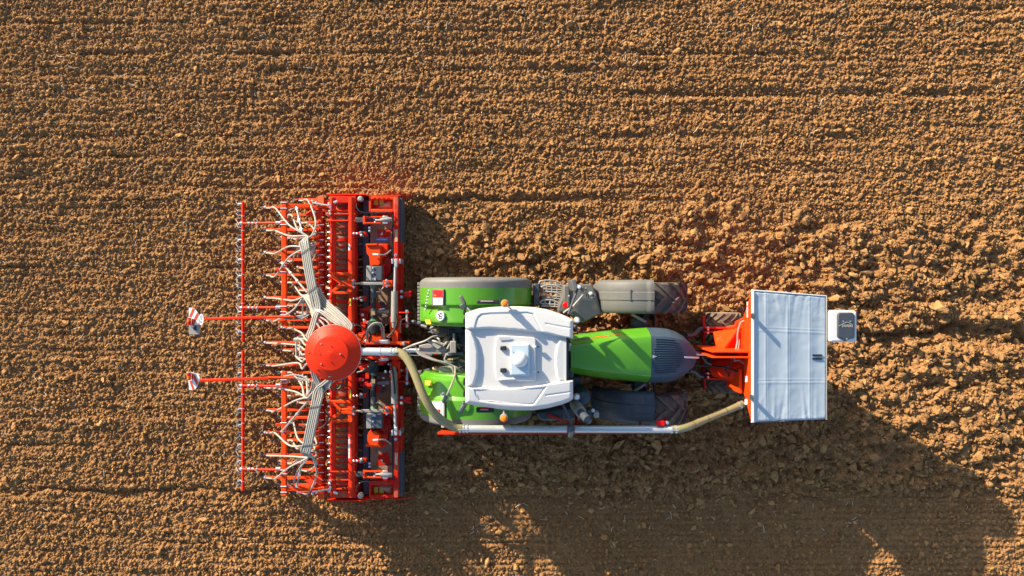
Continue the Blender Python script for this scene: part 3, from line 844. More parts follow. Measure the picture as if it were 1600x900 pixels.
m = MB(); m.plate([on_wing(664.5, 594.5, .02), on_wing(675.5, 595.5, .02), on_wing(675, 602.5, .02), on_wing(664.5, 601.5, .02)], .014); m.build('sticker', 'yellow', tractor)
for k in range(7):
    c = on_wing(670.6 - 5.6 * (k / 6) ** .7, 454.5 + 4.9 * k, 0)
    m = MB(); m.lathe([(.020, -.02), (.020, .012), (.012, .020), (.001, .021)], c, 'z', 10); m.build('wing_bolt', 'steel', tractor)
# work lamps and handles standing off the wings
def lamp(p0, p1, wd, ht, name='work_light'):
    m = MB(); m.bar(p0, p1, wd, ht); l_ = m.build(name, 'black', tractor, bevel=.012); return l_
m = MB(); m.bar(W(719, 462, 2.62), W(727, 476, 2.62), .06, .09); a_ = m.build('work_light', 'grey', tractor, bevel=.02)
m = MB(); m.bar(W(720, 481, 2.60), W(728, 476, 2.60), .085, .12); m.bar(W(726, 477, 2.6), W(736, 487, 2.7), .03, .03); m.build('lamp_housing', 'iron', a_, bevel=.01)
m = MB(); m.bar(W(719, 644, 2.62), W(726, 632, 2.62), .075, .12); a_ = m.build('work_light', 'iron', tractor, bevel=.02)
m = MB(); m.bar(W(722, 630, 2.60), W(729, 634, 2.60), .085, .12); m.build('lamp_housing', 'iron', a_, bevel=.01)
for (x0, y0, x1, y1) in ((745, 468.5, 780, 474.5), (744, 638, 772, 645)):
    m = MB(); m.bpx(x0, y0, x1, y1, 2.72, 2.60); hh = m.build('grab_rail', 'black', tractor, bevel=.012)
    m = MB(); m.bpx(x0 + 6, y0 + 1.2, x1 - 9, y0 + 3.2, 2.735, 2.69); m.build('lens', 'castgrey', hh, bevel=.004)
m = MB(); m.bpx(751, 637.4, 764, 639.4, 2.74, 2.70); m.build('reflector', 'lamp_red', tractor, bevel=.004)
for yy in (487, 502, 615, 597): 
    m = MB(); m.bpx(723.5, yy - 5, 727.5, yy + 5, 2.75, 2.6); m.build('door_hinge', 'black', tractor, bevel=.01)
# beacons
for (bx, by) in ((789, 474.2), (787.3, 653)):
    p = W(bx, by, 3.06)
    m = MB(); m.lathe([(.062, -.05), (.066, .0), (.060, .012), (.03, .014)], p, 'z', 24)
    inn = W(bx, 484 if by < 550 else 640, 2.86); m.tube([p + Vector((0, 0, -.04)), p + Vector((0, 0, -.17)), inn], .018, 8)
    b_ = m.build('beacon', 'castgrey', tractor)
    m = MB(); m.lathe([(.052, .012), (.054, .06), (.048, .11), (.036, .135), (.018, .142), (.001, .143)], p, 'z', 24); m.build('beacon_lens', 'lamp_amber', b_)

# front mudguards
def guard(y0, y1, yin, zc, Rr, parent, mat):
    A = np.radians(np.linspace(88.5, 172, 40)); m = MB(); G = []
    for a in A:
        row = []
        e = min(1.0, (172 - math.degrees(a)) / 14); rd = 1 - math.sqrt(max(0, 1 - (1 - e) ** 2))
        lip = 0.022 if math.degrees(a) < 93.5 else 0.0
        for t in (0, .02, .06, .14, .30, .36, .38, .60, .62, .68, .88, .97, 1):
            y = y0 + (y1 - y0) * (t if t > .3 else t + rd * .35 * (1 - t / .3))
            r_ = Rr - .085 * max(0, 1 - t / .14) ** 2 - .05 * max(0, (t - .88) / .12) ** 2 + (.014 if .37 < t < .61 else 0) + lip
            row.append((front_x + r_ * math.cos(a), y, zc + r_ * math.sin(a)))
        G.append(row)
    m.grid(G); m.grid([[(x, y, z - .03) for x, y, z in r_] for r_ in G])
    gd = m.build('front_mudguard', mat, parent, sharp=40)
    a = math.radians(112); m = MB(); c = Vector((front_x + (Rr + .01) * math.cos(a), y0 + (y1 - y0) * .46, zc + (Rr + .01) * math.sin(a)))
    m.box(c, (.03, abs(y1 - y0) * .33, .03), Matrix.Rotation(math.pi / 2 - a, 3, 'Y')); m.build('mudguard_slot', 'dark', gd, bevel=.006)
    m = MB(); m.bar((front_x, (y0 + y1) / 2, zc + Rr - .04), (front_x - .05, yin, zc + .2), .05, .05); m.build('mudguard_stay', 'iron', gd)
    return gd
guard(Y(437, 1.8), Y(490, 1.8), Y(510, 1.2), RFW + .02, 0.99, tractor, 'grey')
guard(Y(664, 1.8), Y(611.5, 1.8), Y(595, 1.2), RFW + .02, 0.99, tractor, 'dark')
# struts between bonnet and front wheels
for s, (a, b, c, d) in enumerate((((987, 491), (1009, 503), (1023, 489), (1023, 513)), ((987, 614), (1008, 600), (1022, 614), (1022, 596)))):
    m = MB(); m.bar(W(*a, 1.5), W(*b, 1.45), .05, .05); m.build('mudguard_strut', 'castgrey', tractor, bevel=.006)
    m = MB(); m.cyl(W(*c, 1.0), W(*d, 1.0), .03, 10); m.build('steering_rod', 'bluegrey', tractor)
    p = W(1000, 505 if s == 0 else 602, 1.2)
    m = MB(); m.lathe([(.15, -.1), (.17, 0), (.12, .08), (.05, .1), (.001, .1)], p, 'z', 20); m.build('suspension_boot', 'iron', tractor)

# steps by the door
for k, (xa, xb, yk, zk) in enumerate(((842, 878, 439.5, .55), (846, 879, 447, .80), (845, 878, 457.5, 1.05), (844, 875, 470, 1.30))):
    m = MB()
    m.tube(spline([W(xa, yk + 4, zk), W(xa + 3, yk, zk), W((xa + xb) / 2, yk - 1.4, zk), W(xb - 4, yk + 2, zk), W(xb, yk + 6, zk)], 6), .017, 6)
    m.tube([W(xa + 2, yk + 4.5, zk), W(xb - 1, yk + 6, zk)], .015, 6)
    m.tube([W(xa + 2, yk + 8, zk), W(xb - 2, yk + 9.5, zk)], .015, 6)
    for t in (.25, .5, .75): m.tube([W(xa + (xb - xa) * t, yk - .5, zk), W(xa + (xb - xa) * t, yk + 9, zk)], .016, 6)
    m.build('step', 'castgrey', tractor)
m = MB(); m.bpx(833.5, 443, 843, 478, 1.3, .6); m.build('step_panel', 'dark', tractor, bevel=.02)
m = MB(); m.bpx(843, 466, 872, 482, .66, .58); m.build('step_tray', 'dark', tractor, bevel=.02)
# toolbox beside the steps with tread plate
tb = [(880, 444.5), (925, 443.5), (931.5, 458), (940.5, 489.5), (911, 505), (899, 500), (886, 487), (871, 489), (872, 478), (879, 462)]
m = MB(); m.ppx(tb, 1.42, .98); toolbox = m.build('toolbox', 'grey', tractor, bevel=.035, segs=3)
m = MB(); m.ppx([(908, 466), (929, 466), (938, 489), (911, 502), (898, 480)], 1.435, 1.40)
for r_ in range(9):
    for c_ in range(8):
        px, py = 905 + c_ * 4.2 + (r_ % 2) * 2 - r_ * .3, 470 + r_ * 3.3
        if poly_sd(np.array([px]), np.array([py]), [(908, 466), (929, 466), (938, 489), (911, 502), (898, 480)])[0] > 1.5: m.bpx(px - 1.0, py - .55, px + 1.0, py + .55, 1.443, 1.43)
m.build('tread_plate', 'iron', toolbox)
m = MB(); m.bpx(881, 446, 890, 478, 1.46, 1.38); m.build('toolbox_lid', 'grey', toolbox, bevel=.02)
m = MB(); m.cyl(W(884, 477, 1.5), W(884, 477, 1.62), .06, 16); m.build('filler_cap', 'lamp_red', tractor, bevel=.01)
# mirror arms and lamps, near side
m = MB(); m.tube([W(888, 491, 2.66), W(896, 468, 2.66), W(903, 451, 2.62)], .021, 8); a_ = m.build('mirror_arm', 'bluegrey', tractor)
m = MB(); m.ppx([(892, 437), (899, 436), (903, 449), (900, 455), (897.5, 455)], 2.95, 2.15); m.build('mirror', 'grey', a_, bevel=.025)
m = MB(); m.tube([W(880, 489, 1.9), W(896, 478, 1.9), W(911, 461, 1.86), W(917, 456, 1.82)], .019, 8); a_ = m.build('lamp_arm', 'castgrey', tractor)
m = MB(); m.bpx(905.5, 448, 913, 457, 1.9, 1.74); m.bpx(914, 449, 918, 454, 1.86, 1.78); m.build('lamp_housing', 'grey', a_, bevel=.03)
m = MB(); m.bpx(916, 459, 921, 466, 1.86, 1.78); m.bpx(924, 459.5, 932, 468, 1.9, 1.74); m.build('lamp_housing', 'grey', a_, bevel=.03)
m = MB(); m.lathe([(.035, -.02), (.03, .02), (.001, .03)], W(905, 448.5, 1.9), 'z', 14); m.build('lamp_lens', 'lamp_white', a_)
m = MB(); m.lathe([(.035, -.02), (.03, .02), (.001, .03)], W(923, 458.5, 1.9), 'z', 14); m.build('lamp_lens', 'lamp_white', a_)
m = MB(); m.cyl(W(888.5, 487, 1.45), W(888.5, 462, 1.9), .016, 8); m.build('handrail', 'castgrey', tractor)
for (bx, by) in ((901.5, 500.5), (901, 620)):
    m = MB(); m.lathe([(.05, -.07), (.058, -.02), (.055, .02), (.035, .04), (.001, .045)], W(bx, by, 2.68), 'z', 20); m.tube([W(bx, by, 2.64), W(891, by + (3 if by < 550 else -3), 2.72)], .02, 8)
    l_ = m.build('work_lamp', 'castgrey', tractor)
    m = MB(); m.lathe([(.042, .03), (.03, .048), (.001, .052)], W(bx, by, 2.68), 'z', 20); m.build('lamp_lens', 'lamp_white', l_)
m = MB(); m.bpx(896, 507, 903, 519, 2.5, 2.2); m.build('air_filter_cap', 'black', tractor, bevel=.03)
# exhaust, off side
m = MB(); m.lathe([(.16, -.9), (.165, -.2), (.15, -.06), (.11, .03), (.04, .06), (.001, .06)], W(911, 622, 2.05), 'z', 28); m.build('exhaust_canister', 'dark', tractor)
m = MB(); m.tube([W(898.5, 632, 1.7), W(901, 635.5, 2.1), W(908, 645, 2.55)], [.098, .098, .092], 24); ex = m.build('exhaust_stack', 'castgrey', tractor)
m = MB(); m.tube([W(907, 643.5, 2.5), W(912, 649.5, 2.78), W(918.5, 656.5, 3.0)], .066, 20, caps=False); m.tube([W(907, 643.5, 2.5), W(912, 649.5, 2.78), W(918.3, 656.3, 2.99)], .058, 20); m.build('exhaust_pipe', 'bluegrey', ex)
m = MB(); m.bpx(918, 640, 927, 651, 2.1, 1.8); m.build('sensor_block', 'dark', tractor, bevel=.02)
m = MB(); m.bpx(928, 643.5, 936.5, 653.5, 2.15, 1.95); m.build('filter_cap', 'castgrey', tractor, bevel=.03)
m = MB(); m.lathe([(.03, -.05), (.03, .02), (.001, .03)], W(926.5, 641, 2.15), 'z', 12); m.build('cap', 'steel', tractor)
m = MB(); m.ppx([(836, 644), (893, 636), (905, 650), (900, 657), (845, 658)], 1.25, .7); m.build('fuel_tank', 'dark', tractor, bevel=.04)
m = MB(); m.tube([W(880, 633, 2.6), W(889, 650, 2.6), W(896, 672, 2.58)], .024, 8); a_ = m.build('mirror_arm', 'dark', tractor)
m = MB(); m.ppx([(890, 668), (895, 664), (899, 668), (898.5, 676), (894, 686), (888, 684), (889, 674)], 2.68, 2.3); m.build('mirror', 'dark', a_, bevel=.02)
m = MB(); m.tube([W(881, 640, 1.9), W(882, 658, 1.6)], .016, 8); m.build('handrail', 'dark', tractor)
m = MB(); m.bar(W(855, 648, 1.3), W(893, 662, 1.2), .05, .03); m.build('step_edge', 'red_dark', tractor)

# rear linkage, couplings
m = MB(); m.bpx(700, 514, 730, 588, 1.30, .8); m.bpx(706, 510, 730, 590, 1.05, .7); hitch = m.build('hitch_block', 'dark', tractor, bevel=.02)
m = MB(); m.plate([W(668, 519, 1.15), W(684, 511, 1.2), W(722, 509, 1.3), W(724, 522, 1.3), W(690, 524, 1.2)], .05); m.build('lift_arm', 'bluegrey', tractor, bevel=.01)
m = MB(); m.tube([W(637, 502.5, .75), W(646, 502.5, .78), W(658, 508, .85), W(675, 514, .95), W(690, 517, 1.0)], .04, 8); m.build('lower_link', 'bluegrey', tractor)
m = MB(); m.plate([W(654, 584, .9), W(664, 577, .95), W(690, 572, 1.1), W(722, 573, 1.25), W(722, 584, 1.25), W(676, 587, 1.0), W(656, 587, .9)], .05); m.build('lower_link', 'bluegrey', tractor, bevel=.01)
m = MB(); m.bpx(686, 573, 708, 583, 1.38, 1.2); m.build('valve_block', 'castgrey', tractor, bevel=.02)
m = MB(); m.tube([W(676, 576, 1.3), W(680, 576, 1.3), W(684, 576.5, 1.32), W(690, 577, 1.32)], [.03, .05, .035, .045], 10); m.build('coupling', 'tan', tractor)
tl_ = MB(); tl_.cyl(W(626, 548.5, 1.25), W(642, 548, 1.28), .032, 12); tl_.cyl(W(640, 547.5, 1.28), W(660, 547.5, 1.3), .042, 12); tl_.build('top_link', 'steel', tractor)
m = MB(); m.plate([W(655, 540, 1.38), W(668, 537, 1.38), W(690, 540, 1.4), W(700, 544, 1.4), (W(699, 550, 1.4)), W(656, 551, 1.38)], .07); m.build('top_link_body', 'castgrey', tractor, bevel=.012)
m = MB(); m.plate([W(668, 533.5, 1.45), W(676, 531, 1.45), W(692, 541, 1.47), W(684, 546, 1.47)], .03); m.build('lock_plate', 'castgrey', tractor, bevel=.008)
m = MB(); m.bpx(703, 533, 713, 552, 1.62, 1.25); m.build('drawbar_frame', 'castgrey', tractor, bevel=.015)
m = MB(); m.bpx(707.5, 521, 711, 534, 1.6, 1.3); m.build('coupling_bracket', 'castgrey', tractor, bevel=.01)
m = MB(); m.bpx(700, 550, 724, 555, 1.55, 1.3); m.build('coupling_rail', 'bluegrey', tractor, bevel=.01)
m = MB(); m.tube([W(640, 550.5, 1.2), W(640, 554.5, 1.2), W(652, 555, 1.22), W(675, 554.5, 1.22)], .011, 6); m.build('lever_rod', 'steel', tractor)
m = MB(); m.bar(W(654, 551, 1.42), W(700, 551.5, 1.42), .03, .02); m.build('colour_rail', 'castgrey', tractor)
for k, (a, b, mt_) in enumerate(((662, 667, 'lamp_red'), (668, 672.5, 'blue'), (673.5, 677.5, 'cone_green'), (678.5, 683, 'lamp_red'), (684, 689, 'cone_green'))):
    m = MB(); m.cyl(W(a, 553.2, 1.42), W(b, 553.2, 1.42), .013, 8); m.build('marker_sleeve', mt_, tractor)
rr_ = random.Random(3)
for k in range(26):                                   # hydraulic couplers on the rear plate
    px, py = rr_.choice([(rr_.uniform(690, 702), rr_.uniform(522, 538)), (rr_.uniform(694, 704), rr_.uniform(553, 566)), (rr_.uniform(712, 724), rr_.uniform(520, 584)), (rr_.uniform(676, 690), rr_.uniform(511, 519))])
    z = rr_.uniform(1.32, 1.5); p = W(px, py, z); a = rr_.uniform(-.6, .6) + math.pi
    d = Vector((math.cos(a), math.sin(a), rr_.uniform(-.2, .5))) * .05
    m = MB(); m.tube([p - d, p - d * .2, p - d * .2, p + d, p + d, p + d * 1.3], [.018, .018, .026, .026, .015, .015], 10)
    m.build('hydraulic_coupler', rr_.choice(['tan', 'castgrey', 'castgrey', 'steel', 'iron', 'tan']), tractor)
lines = [[(630, 546, 1.3), (646, 539, 1.45), (664, 533, 1.5), (677, 526, 1.45), (690, 525, 1.4)], [(645, 538, 1.4), (650, 543, 1.42), (653, 549, 1.45), (672, 559, 1.45), (694, 568, 1.45), (706, 575, 1.5), (709, 582, 1.5)],
         [(648, 540, 1.4), (655, 553, 1.46), (676, 562, 1.5), (698, 567, 1.5), (708, 572, 1.5)], [(697, 555, 1.5), (695, 562, 1.5), (700, 566, 1.5), (709, 566, 1.45)], [(693, 541, 1.5), (699, 534, 1.5), (703, 536, 1.5), (699, 545, 1.5)],
         [(674, 532, 1.45), (682, 534, 1.5), (690, 538, 1.5), (698, 537, 1.5)], [(680, 527, 1.4), (686, 530, 1.45), (688, 535, 1.45)], [(708, 572, 1.5), (716, 576, 1.5), (726, 585, 1.4)], [(713, 538, 1.55), (718, 544, 1.5), (719, 546, 1.4)]]
for L_ in lines:
    m = MB(); m.tube(spline([W(*p) for p in L_], 7), .020, 8); m.build('hydraulic_hose', 'castgrey', tractor)
m = MB(); m.tube(spline([W(711, 574, 1.6), W(711, 586, 1.9), W(706, 600, 2.2), W(700, 614, 2.25), W(696, 621, 2.2)], 7), .018, 8); hs = m.build('hydraulic_hose', 'castgrey', tractor)
m = MB(); m.tube([W(697.5, 616, 2.23), W(693, 628, 2.15)], .032, 10); m.build('plug', 'iron', hs)
m = MB(); m.lathe([(.03, -.03), (.03, .02), (.02, .03), (.001, .032)], on_wing(692.8, 615.5, .02), 'z', 14); m.build('socket_knob', 'steel', tractor)

# front linkage of the tractor
for (pts) in ([(1072, 524, 1.0), (1078, 525, .95), (1085, 523, .9), (1094, 514.5, .85), (1104, 514, .85)], [(1078, 578, 1.0), (1085, 580, .95), (1093, 587, .88), (1102, 587.5, .85)]):
    m = MB(); m.tube([W(*p) for p in pts], .045, 8); m.build('front_lower_link', 'bluegrey', tractor)
m = MB(); m.cyl(W(1086, 552.5, 1.18), W(1108, 553.5, 1.15), .035, 12); m.cyl(W(1106, 553.5, 1.15), W(1124, 554, 1.15), .022, 12); m.build('front_top_link', 'steel', tractor)
m = MB(); m.bpx(1078, 549, 1094, 559, 1.12, .9); m.build('front_link_bracket', 'castgrey', tractor, bevel=.02)
# ------------------------------------------------------------------ front seed hopper on its own tyres
hopper = empty('front_seed_hopper', (4.8, AX, 0), 'red seed hopper with a pale tarpaulin cover, carried ahead of the tractor nose', 'seed hopper')
TL, TR, BR, BL = W(1177.5, 454, 2.30), W(1292, 463, 2.03), W(1290, 655, 2.03), W(1171.5, 660, 2.30)
xl = (TL.x + BL.x) / 2; xr = (TR.x + BR.x) / 2
yt = (TL.y + TR.y) / 2; yb = (BL.y + BR.y) / 2
def hz_(x): return 2.30 + (2.03 - 2.30) * (x - xl) / (xr - xl)
# tub: tapering box
b0, b1, b2, b3 = (xl + .055, yt - .42, 1.72), (xr - .12, yt - .2, 1.55), (xr - .12, yb + .2, 1.55), (xl + .055, yb + .42, 1.72)
m = MB(); T = [(xl, TL.y, 2.28), (xr, TR.y, 2.01), (xr, BR.y, 2.01), (xl, BL.y, 2.28)]
c0, c1, c2, c3 = (xl + .18, yt - .55, .85), (xr - .4, yt - .5, .8), (xr - .4, yb + .5, .8), (xl + .18, yb + .55, .85)
m.add(T + [b0, b1, b2, b3] + [c0, c1, c2, c3], [[0, 1, 5, 4], [1, 2, 6, 5], [2, 3, 7, 6], [3, 0, 4, 7], [4, 5, 9, 8], [5, 6, 10, 9], [6, 7, 11, 10], [7, 4, 8, 11], [8, 9, 10, 11], [0, 3, 2, 1]])
tub = m.build('tub', 'orange', hopper, bevel=.015)
# illegible white lettering along the rear wall
def on_wall(py, zw):
    t = (2.28 - zw) / (2.28 - 1.72); return Vector((xl + .055 * t - .004, Y(py, zw), zw))
for a, b in ((471.5, 473.2), (473.8, 475.3), (475.8, 477.2), (479.4, 481), (481.6, 483), (483.6, 485.4), (486, 487.2), (487.8, 489.2), (490, 491.4), (492, 493.6), (494.2, 495.8)):
    m = MB(); m.plate([on_wall(a, 1.98), on_wall(b, 1.98), on_wall(b, 2.06), on_wall(a, 2.06)], .004); m.build('letter', 'sign_white', tub)
for a, b in ((587.5, 597), (623.5, 632)):
    m = MB(); m.plate([on_wall(a, 1.84), on_wall(b, 1.84), on_wall(b, 2.02), on_wall(a, 2.02)], .004); m.build('sticker', 'sign_white', tub)
# tarpaulin with bows, seams and wrinkles
n1, n2 = 130, 220
uu = np.linspace(0, 1, n1); vv = np.linspace(0, 1, n2)
Uq, Vq = np.meshgrid(uu, vv, indexing='ij')
tx = xl + (xr - xl) * Uq; ty = (TL.y + (TR.y - TL.y) * Uq) * (1 - Vq) + (BL.y + (BR.y - BL.y) * Uq) * Vq
bows = [0.18, 0.47, 0.77]
tz = 2.315 + (2.04 - 2.315) * Uq
sag = np.zeros_like(Uq); prev = 0
for b in bows + [1.0]:
    t = np.clip((Uq - prev) / (b - prev), 0, 1); sag += np.where((Uq >= prev) & (Uq < b + 1e-9), np.sin(math.pi * t) * (b - prev), 0); prev = b
tz -= 0.045 * sag * (0.4 + 0.6 * np.sin(math.pi * Vq))
for b in bows:
    tz += 0.003 * np.exp(-((Uq - b) / .012) ** 2) + .0025 * np.exp(-((Uq - b - .035) / .006) ** 2)
for v in (0.30, 0.70):
    tz += 0.004 * np.exp(-((Vq - v) / .009) ** 2) + .003 * np.exp(-((Vq - v + .025) / .006) ** 2)
wr = fbm((n1, n2), 0.01, 0.12, 0.9, 1.8, 91); wr2 = fbm((n1, n2), 0.01, 0.06, 0.4, 1.5, 92)
edge_v = np.exp(-Vq / .12) + np.exp(-(1 - Vq) / .10)
tz += 0.0014 * wr + edge_v * (.0016 * wr2)
g_ = np.random.default_rng(9)
for k in range(16):                                   # drawn folds running in from the edges
    u0 = g_.uniform(0.02, .98); sl = g_.normal(0, .25); top = g_.random() < .6
    dist = Vq if top else 1 - Vq
    tz += g_.uniform(-.012, .012) * np.exp(-((Uq - u0 - sl * dist) / .026) ** 2) * np.exp(-dist / .16)
ev = np.minimum(Vq, 1 - Vq); eu = np.minimum(Uq, 1 - Uq)
tz -= .03 * np.exp(-(ev / .008) ** 2) + .025 * np.exp(-((1 - Uq) / .010) ** 2)
m = MB(); m.grid([[(tx[i, j], ty[i, j], tz[i, j]) for j in range(n2)] for i in range(n1)])
m.grid([[(xl, TL.y + .006, 2.30), (xr, TR.y + .006, 2.02)], [(xl, TL.y + .004, 2.22), (xr, TR.y + .004, 1.95)]]); m.grid([[(xl, BL.y - .006, 2.30), (xr, BR.y - .006, 2.02)], [(xl, BL.y - .004, 2.22), (xr, BR.y - .004, 1.95)]])
m.grid([[(xr + .006, TR.y, 2.03), (xr + .006, BR.y, 2.03)], [(xr + .006, TR.y, 1.95), (xr + .006, BR.y, 1.95)]])
tarp = m.build('tarpaulin', 'tarp', hopper, sharp=70)
m = MB(); m.bar((xl + .012, TL.y, 2.316), (xl + .012, BL.y, 2.316), .045, .03); m.build('tarp_edge', 'webbing', tarp, bevel=.008)
m = MB(); m.bar((xl, TL.y + .006, 2.295), (xr, TR.y + .006, 2.03), .022, .03); m.build('tarp_edge', 'webbing', tarp, bevel=.006)
m = MB(); m.bar((xr, TR.y + .01, 2.035), (xr, BR.y - .01, 2.035), .02, .03); m.build('tarp_edge', 'castgrey', tarp, bevel=.006)
for py in (493.5, 620.5):
    p = W(1176 if py < 550 else 1173.5, py, 2.36); m = MB(); m.box(p + Vector((0, 0, .02)), (.025, .09, .16)); m.build('lifting_eye', 'slate', hopper, bevel=.008)
for py in (555, 560.6):
    u = (1277 - 1177) / 115
    ui = int(u * (n1 - 1)); vi = int((py - 460) / 197 * (n2 - 1)); zt_s = tz[ui, vi]
    a = W(1269, py, zt_s + .022); b = W(1284.5, py, tz[min(n1 - 1, ui + 8), vi] + .014); m = MB(); m.bar(a, b, .028, .012); m.build('strap_slot', 'ink', tarp)
# white control box ahead of the hopper with a slate panel and emblem
m = MB(); m.bpx(1296, 485.5, 1340, 535, 2.10, 1.62); wb = m.build('control_box', 'white_box', hopper, bevel=.05, segs=4)
m = MB(); m.bpx(1291.5, 487, 1297, 534, 1.96, 1.6); m.build('box_bracket', 'red_dark', hopper)
m = MB(); m.ppx([(1309, 490), (1312, 488), (1333, 488), (1336, 492), (1336, 528), (1330, 529), (1321, 534), (1315, 529), (1309, 527.5)], 2.135, 2.08); pn = m.build('box_panel', 'slate', hopper, bevel=.022, segs=2)
for (x, y) in ((1317.6, 502.2), (1328.8, 502.2), (1323.3, 529.8)):
    m = MB(); m.lathe([(.014, -.005), (.012, .006), (.001, .008)], W(x, y, 2.136), 'z', 10); m.build('rivet', 'steel', pn)
m = MB(); m.bar(W(1310.5, 509.5, 2.14), W(1323.5, 503, 2.14), .012, .006); m.bar(W(1323.5, 503, 2.14), W(1330.5, 506.5, 2.14), .010, .006); m.build('emblem_line', 'castgrey', pn)
for k in range(7):
    x = 1316 + k * 2.5; m = MB(); m.bpx(x, 507, x + 1.5, 511.5 - (.8 if k % 2 else 0), 2.142, 2.13); m.build('emblem_letter', 'castgrey', pn)
# running gear: four tyres
hy = [(500.5, .5), (535.5, .4), (569.5, .4), (602, .5)]
t0 = None
for k, (py, w_) in enumerate(hy):
    c = (4.19, Y(py, .6), .37)
    if t0 is None: t0 = add_wheel(hopper, c, .37, .29, 14, .026, 'tyre_tan', 'red_dark', 1.0)
    else: copy_part(t0, c)
m = MB(); m.cyl((4.19, Y(490, .4), .37), (4.19, Y(612, .4), .37), .05, 12); m.build('axle', 'iron', hopper)
# frame: uprights, cross beams, sloping cover plates
for (a, b) in (((1098.5, 493), (1099.5, 545)), ((1096.5, 558), (1101, 609))):
    m = MB(); m.bar(W(*a, .75), W(*b, .75), .045, .09); m.build('scraper_bar', 'red_dark', hopper, bevel=.006)
for (a, b) in (((1100, 512), (1135, 512.5)), ((1100, 519), (1118, 518)), ((1101, 583), (1118, 583)), ((1102, 591), (1150, 592.5))):
    m = MB(); m.bar(W(*a, .95), W(*b, .95), .035, .12); m.build('link_plate', 'red', hopper, bevel=.006)
m = MB(); m.bar(W(1135, 512.5, .98), W(1156, 508.5, 1.1), .06, .05); m.build('frame_rail', 'orange', hopper, bevel=.008)
for (x, y) in ((1106, 511.5), (1106, 515), (1106, 520), (1106, 583), (1106, 589)):
    m = MB(); m.lathe([(.022, -.03), (.022, .03), (.001, .034)], W(x, y, 1.0), 'z', 8); m.build('link_pin', 'steel', hopper)
m = MB(); V4 = [W(1115, 519, 1.15), W(1154, 513, 1.55), W(1130, 548, 1.55), W(1120, 549, 1.15)]; m.plate(V4, .03); m.build('cover_plate', 'orange', hopper, bevel=.005)
m = MB(); m.plate([W(1154, 513, 1.55), W(1158, 549, 1.32), W(1130, 548.5, 1.54)], .03); m.build('cover_plate', 'red', hopper, bevel=.005)
m = MB(); m.plate([W(1115, 519, 1.15), W(1120, 549, 1.15), W(1118, 549, .6), W(1114, 519, .6)], .03); m.build('cover_plate', 'red_dark', hopper)
m = MB(); m.plate([W(1154, 513, 1.55), W(1175, 513, 1.65), W(1175, 549, 1.65), W(1158, 549, 1.32)], .03); m.build('cover_plate', 'red', hopper)
m = MB(); m.tube([W(1117, 575, 1.0), W(1132, 576, 1.15), W(1150, 577, 1.3), W(1172, 577, 1.4)], [.17, .2, .24, .25], 20); m.build('fan_housing', 'red', hopper)
m = MB(); m.bpx(1115, 560, 1172, 594, .72, .45); m.build('main_frame', 'red_dark', hopper, bevel=.02)
m = MB(); m.bpx(1120, 515, 1175, 550, .8, .5); m.build('main_frame', 'red_dark', hopper, bevel=.02)
for yy in (549.8, 558.4):
    m = MB(); m.bpx(1113, yy - 1.3, 1172, yy + 1.3, 2.1, .9); m.build('headstock_plate', 'orange', hopper, bevel=.006)
m = MB(); m.bpx(1128, 551, 1150, 557, 1.1, .8); m.build('headstock_block', 'red_dark', hopper, bevel=.01)
m = MB(); m.bpx(1116, 545, 1119.5, 549, 1.34, 1.2); m.build('top_link_pin', 'steel', hopper, bevel=.006)
m = MB(); m.bpx(1155.5, 577, 1160, 615, 1.75, 1.0); m.build('side_plate', 'orange', hopper, bevel=.008)
m = MB(); m.bpx(1160, 590, 1172, 612, 1.3, 1.0); m.build('meter_box', 'red_dark', hopper, bevel=.01)
m = MB(); m.bar(W(1152, 627, 1.25), W(1166, 629, 1.35), .05, .05); m.build('outlet_bracket', 'red', hopper)
m = MB(); m.bpx(1157, 505, 1166, 516, 1.35, 1.1); m.build('valve_bracket', 'red', hopper, bevel=.01)
for (x, y) in ((1159, 511), (1165, 511.3), (1161.5, 528)):
    m = MB(); m.lathe([(.025, -.03), (.025, .02), (.001, .026)], W(x, y, 1.4), 'z', 10); m.build('bolt_head', 'steel', hopper)
for L_, mt_ in (([(1164, 501, 1.75), (1157, 505, 1.75), (1153, 520, 1.72), (1152, 535, 1.7), (1148, 552, 1.7), (1143, 561, 1.65)], 'castgrey'), ([(1155, 530, 1.7), (1154, 545, 1.7), (1150, 556, 1.68), (1147, 562, 1.65)], 'castgrey'),
               ([(1146, 556, 1.7), (1141, 569, 1.6), (1132, 573, 1.5), (1112, 571.5, 1.2), (1088, 571.5, 1.1)], 'black'), ([(1130, 573, 1.5), (1137, 583, 1.5), (1140, 592, 1.3)], 'black'), ([(1130, 574, 1.5), (1145, 578, 1.58), (1156, 581, 1.7)], 'black'),
               ([(1097, 557, 1.1), (1104, 566, 1.15), (1112, 570.5, 1.2)], 'castgrey'), ([(1147, 564, 1.65), (1156, 563, 1.7), (1164, 570, 1.7)], 'castgrey'), ([(1152, 602, 1.4), (1154, 618, 1.45), (1158, 630, 1.4), (1163, 633, 1.4)], 'black')):
    m = MB(); m.tube(spline([W(*p) for p in L_], 7), .016, 8); m.build('hydraulic_hose', mt_, hopper)

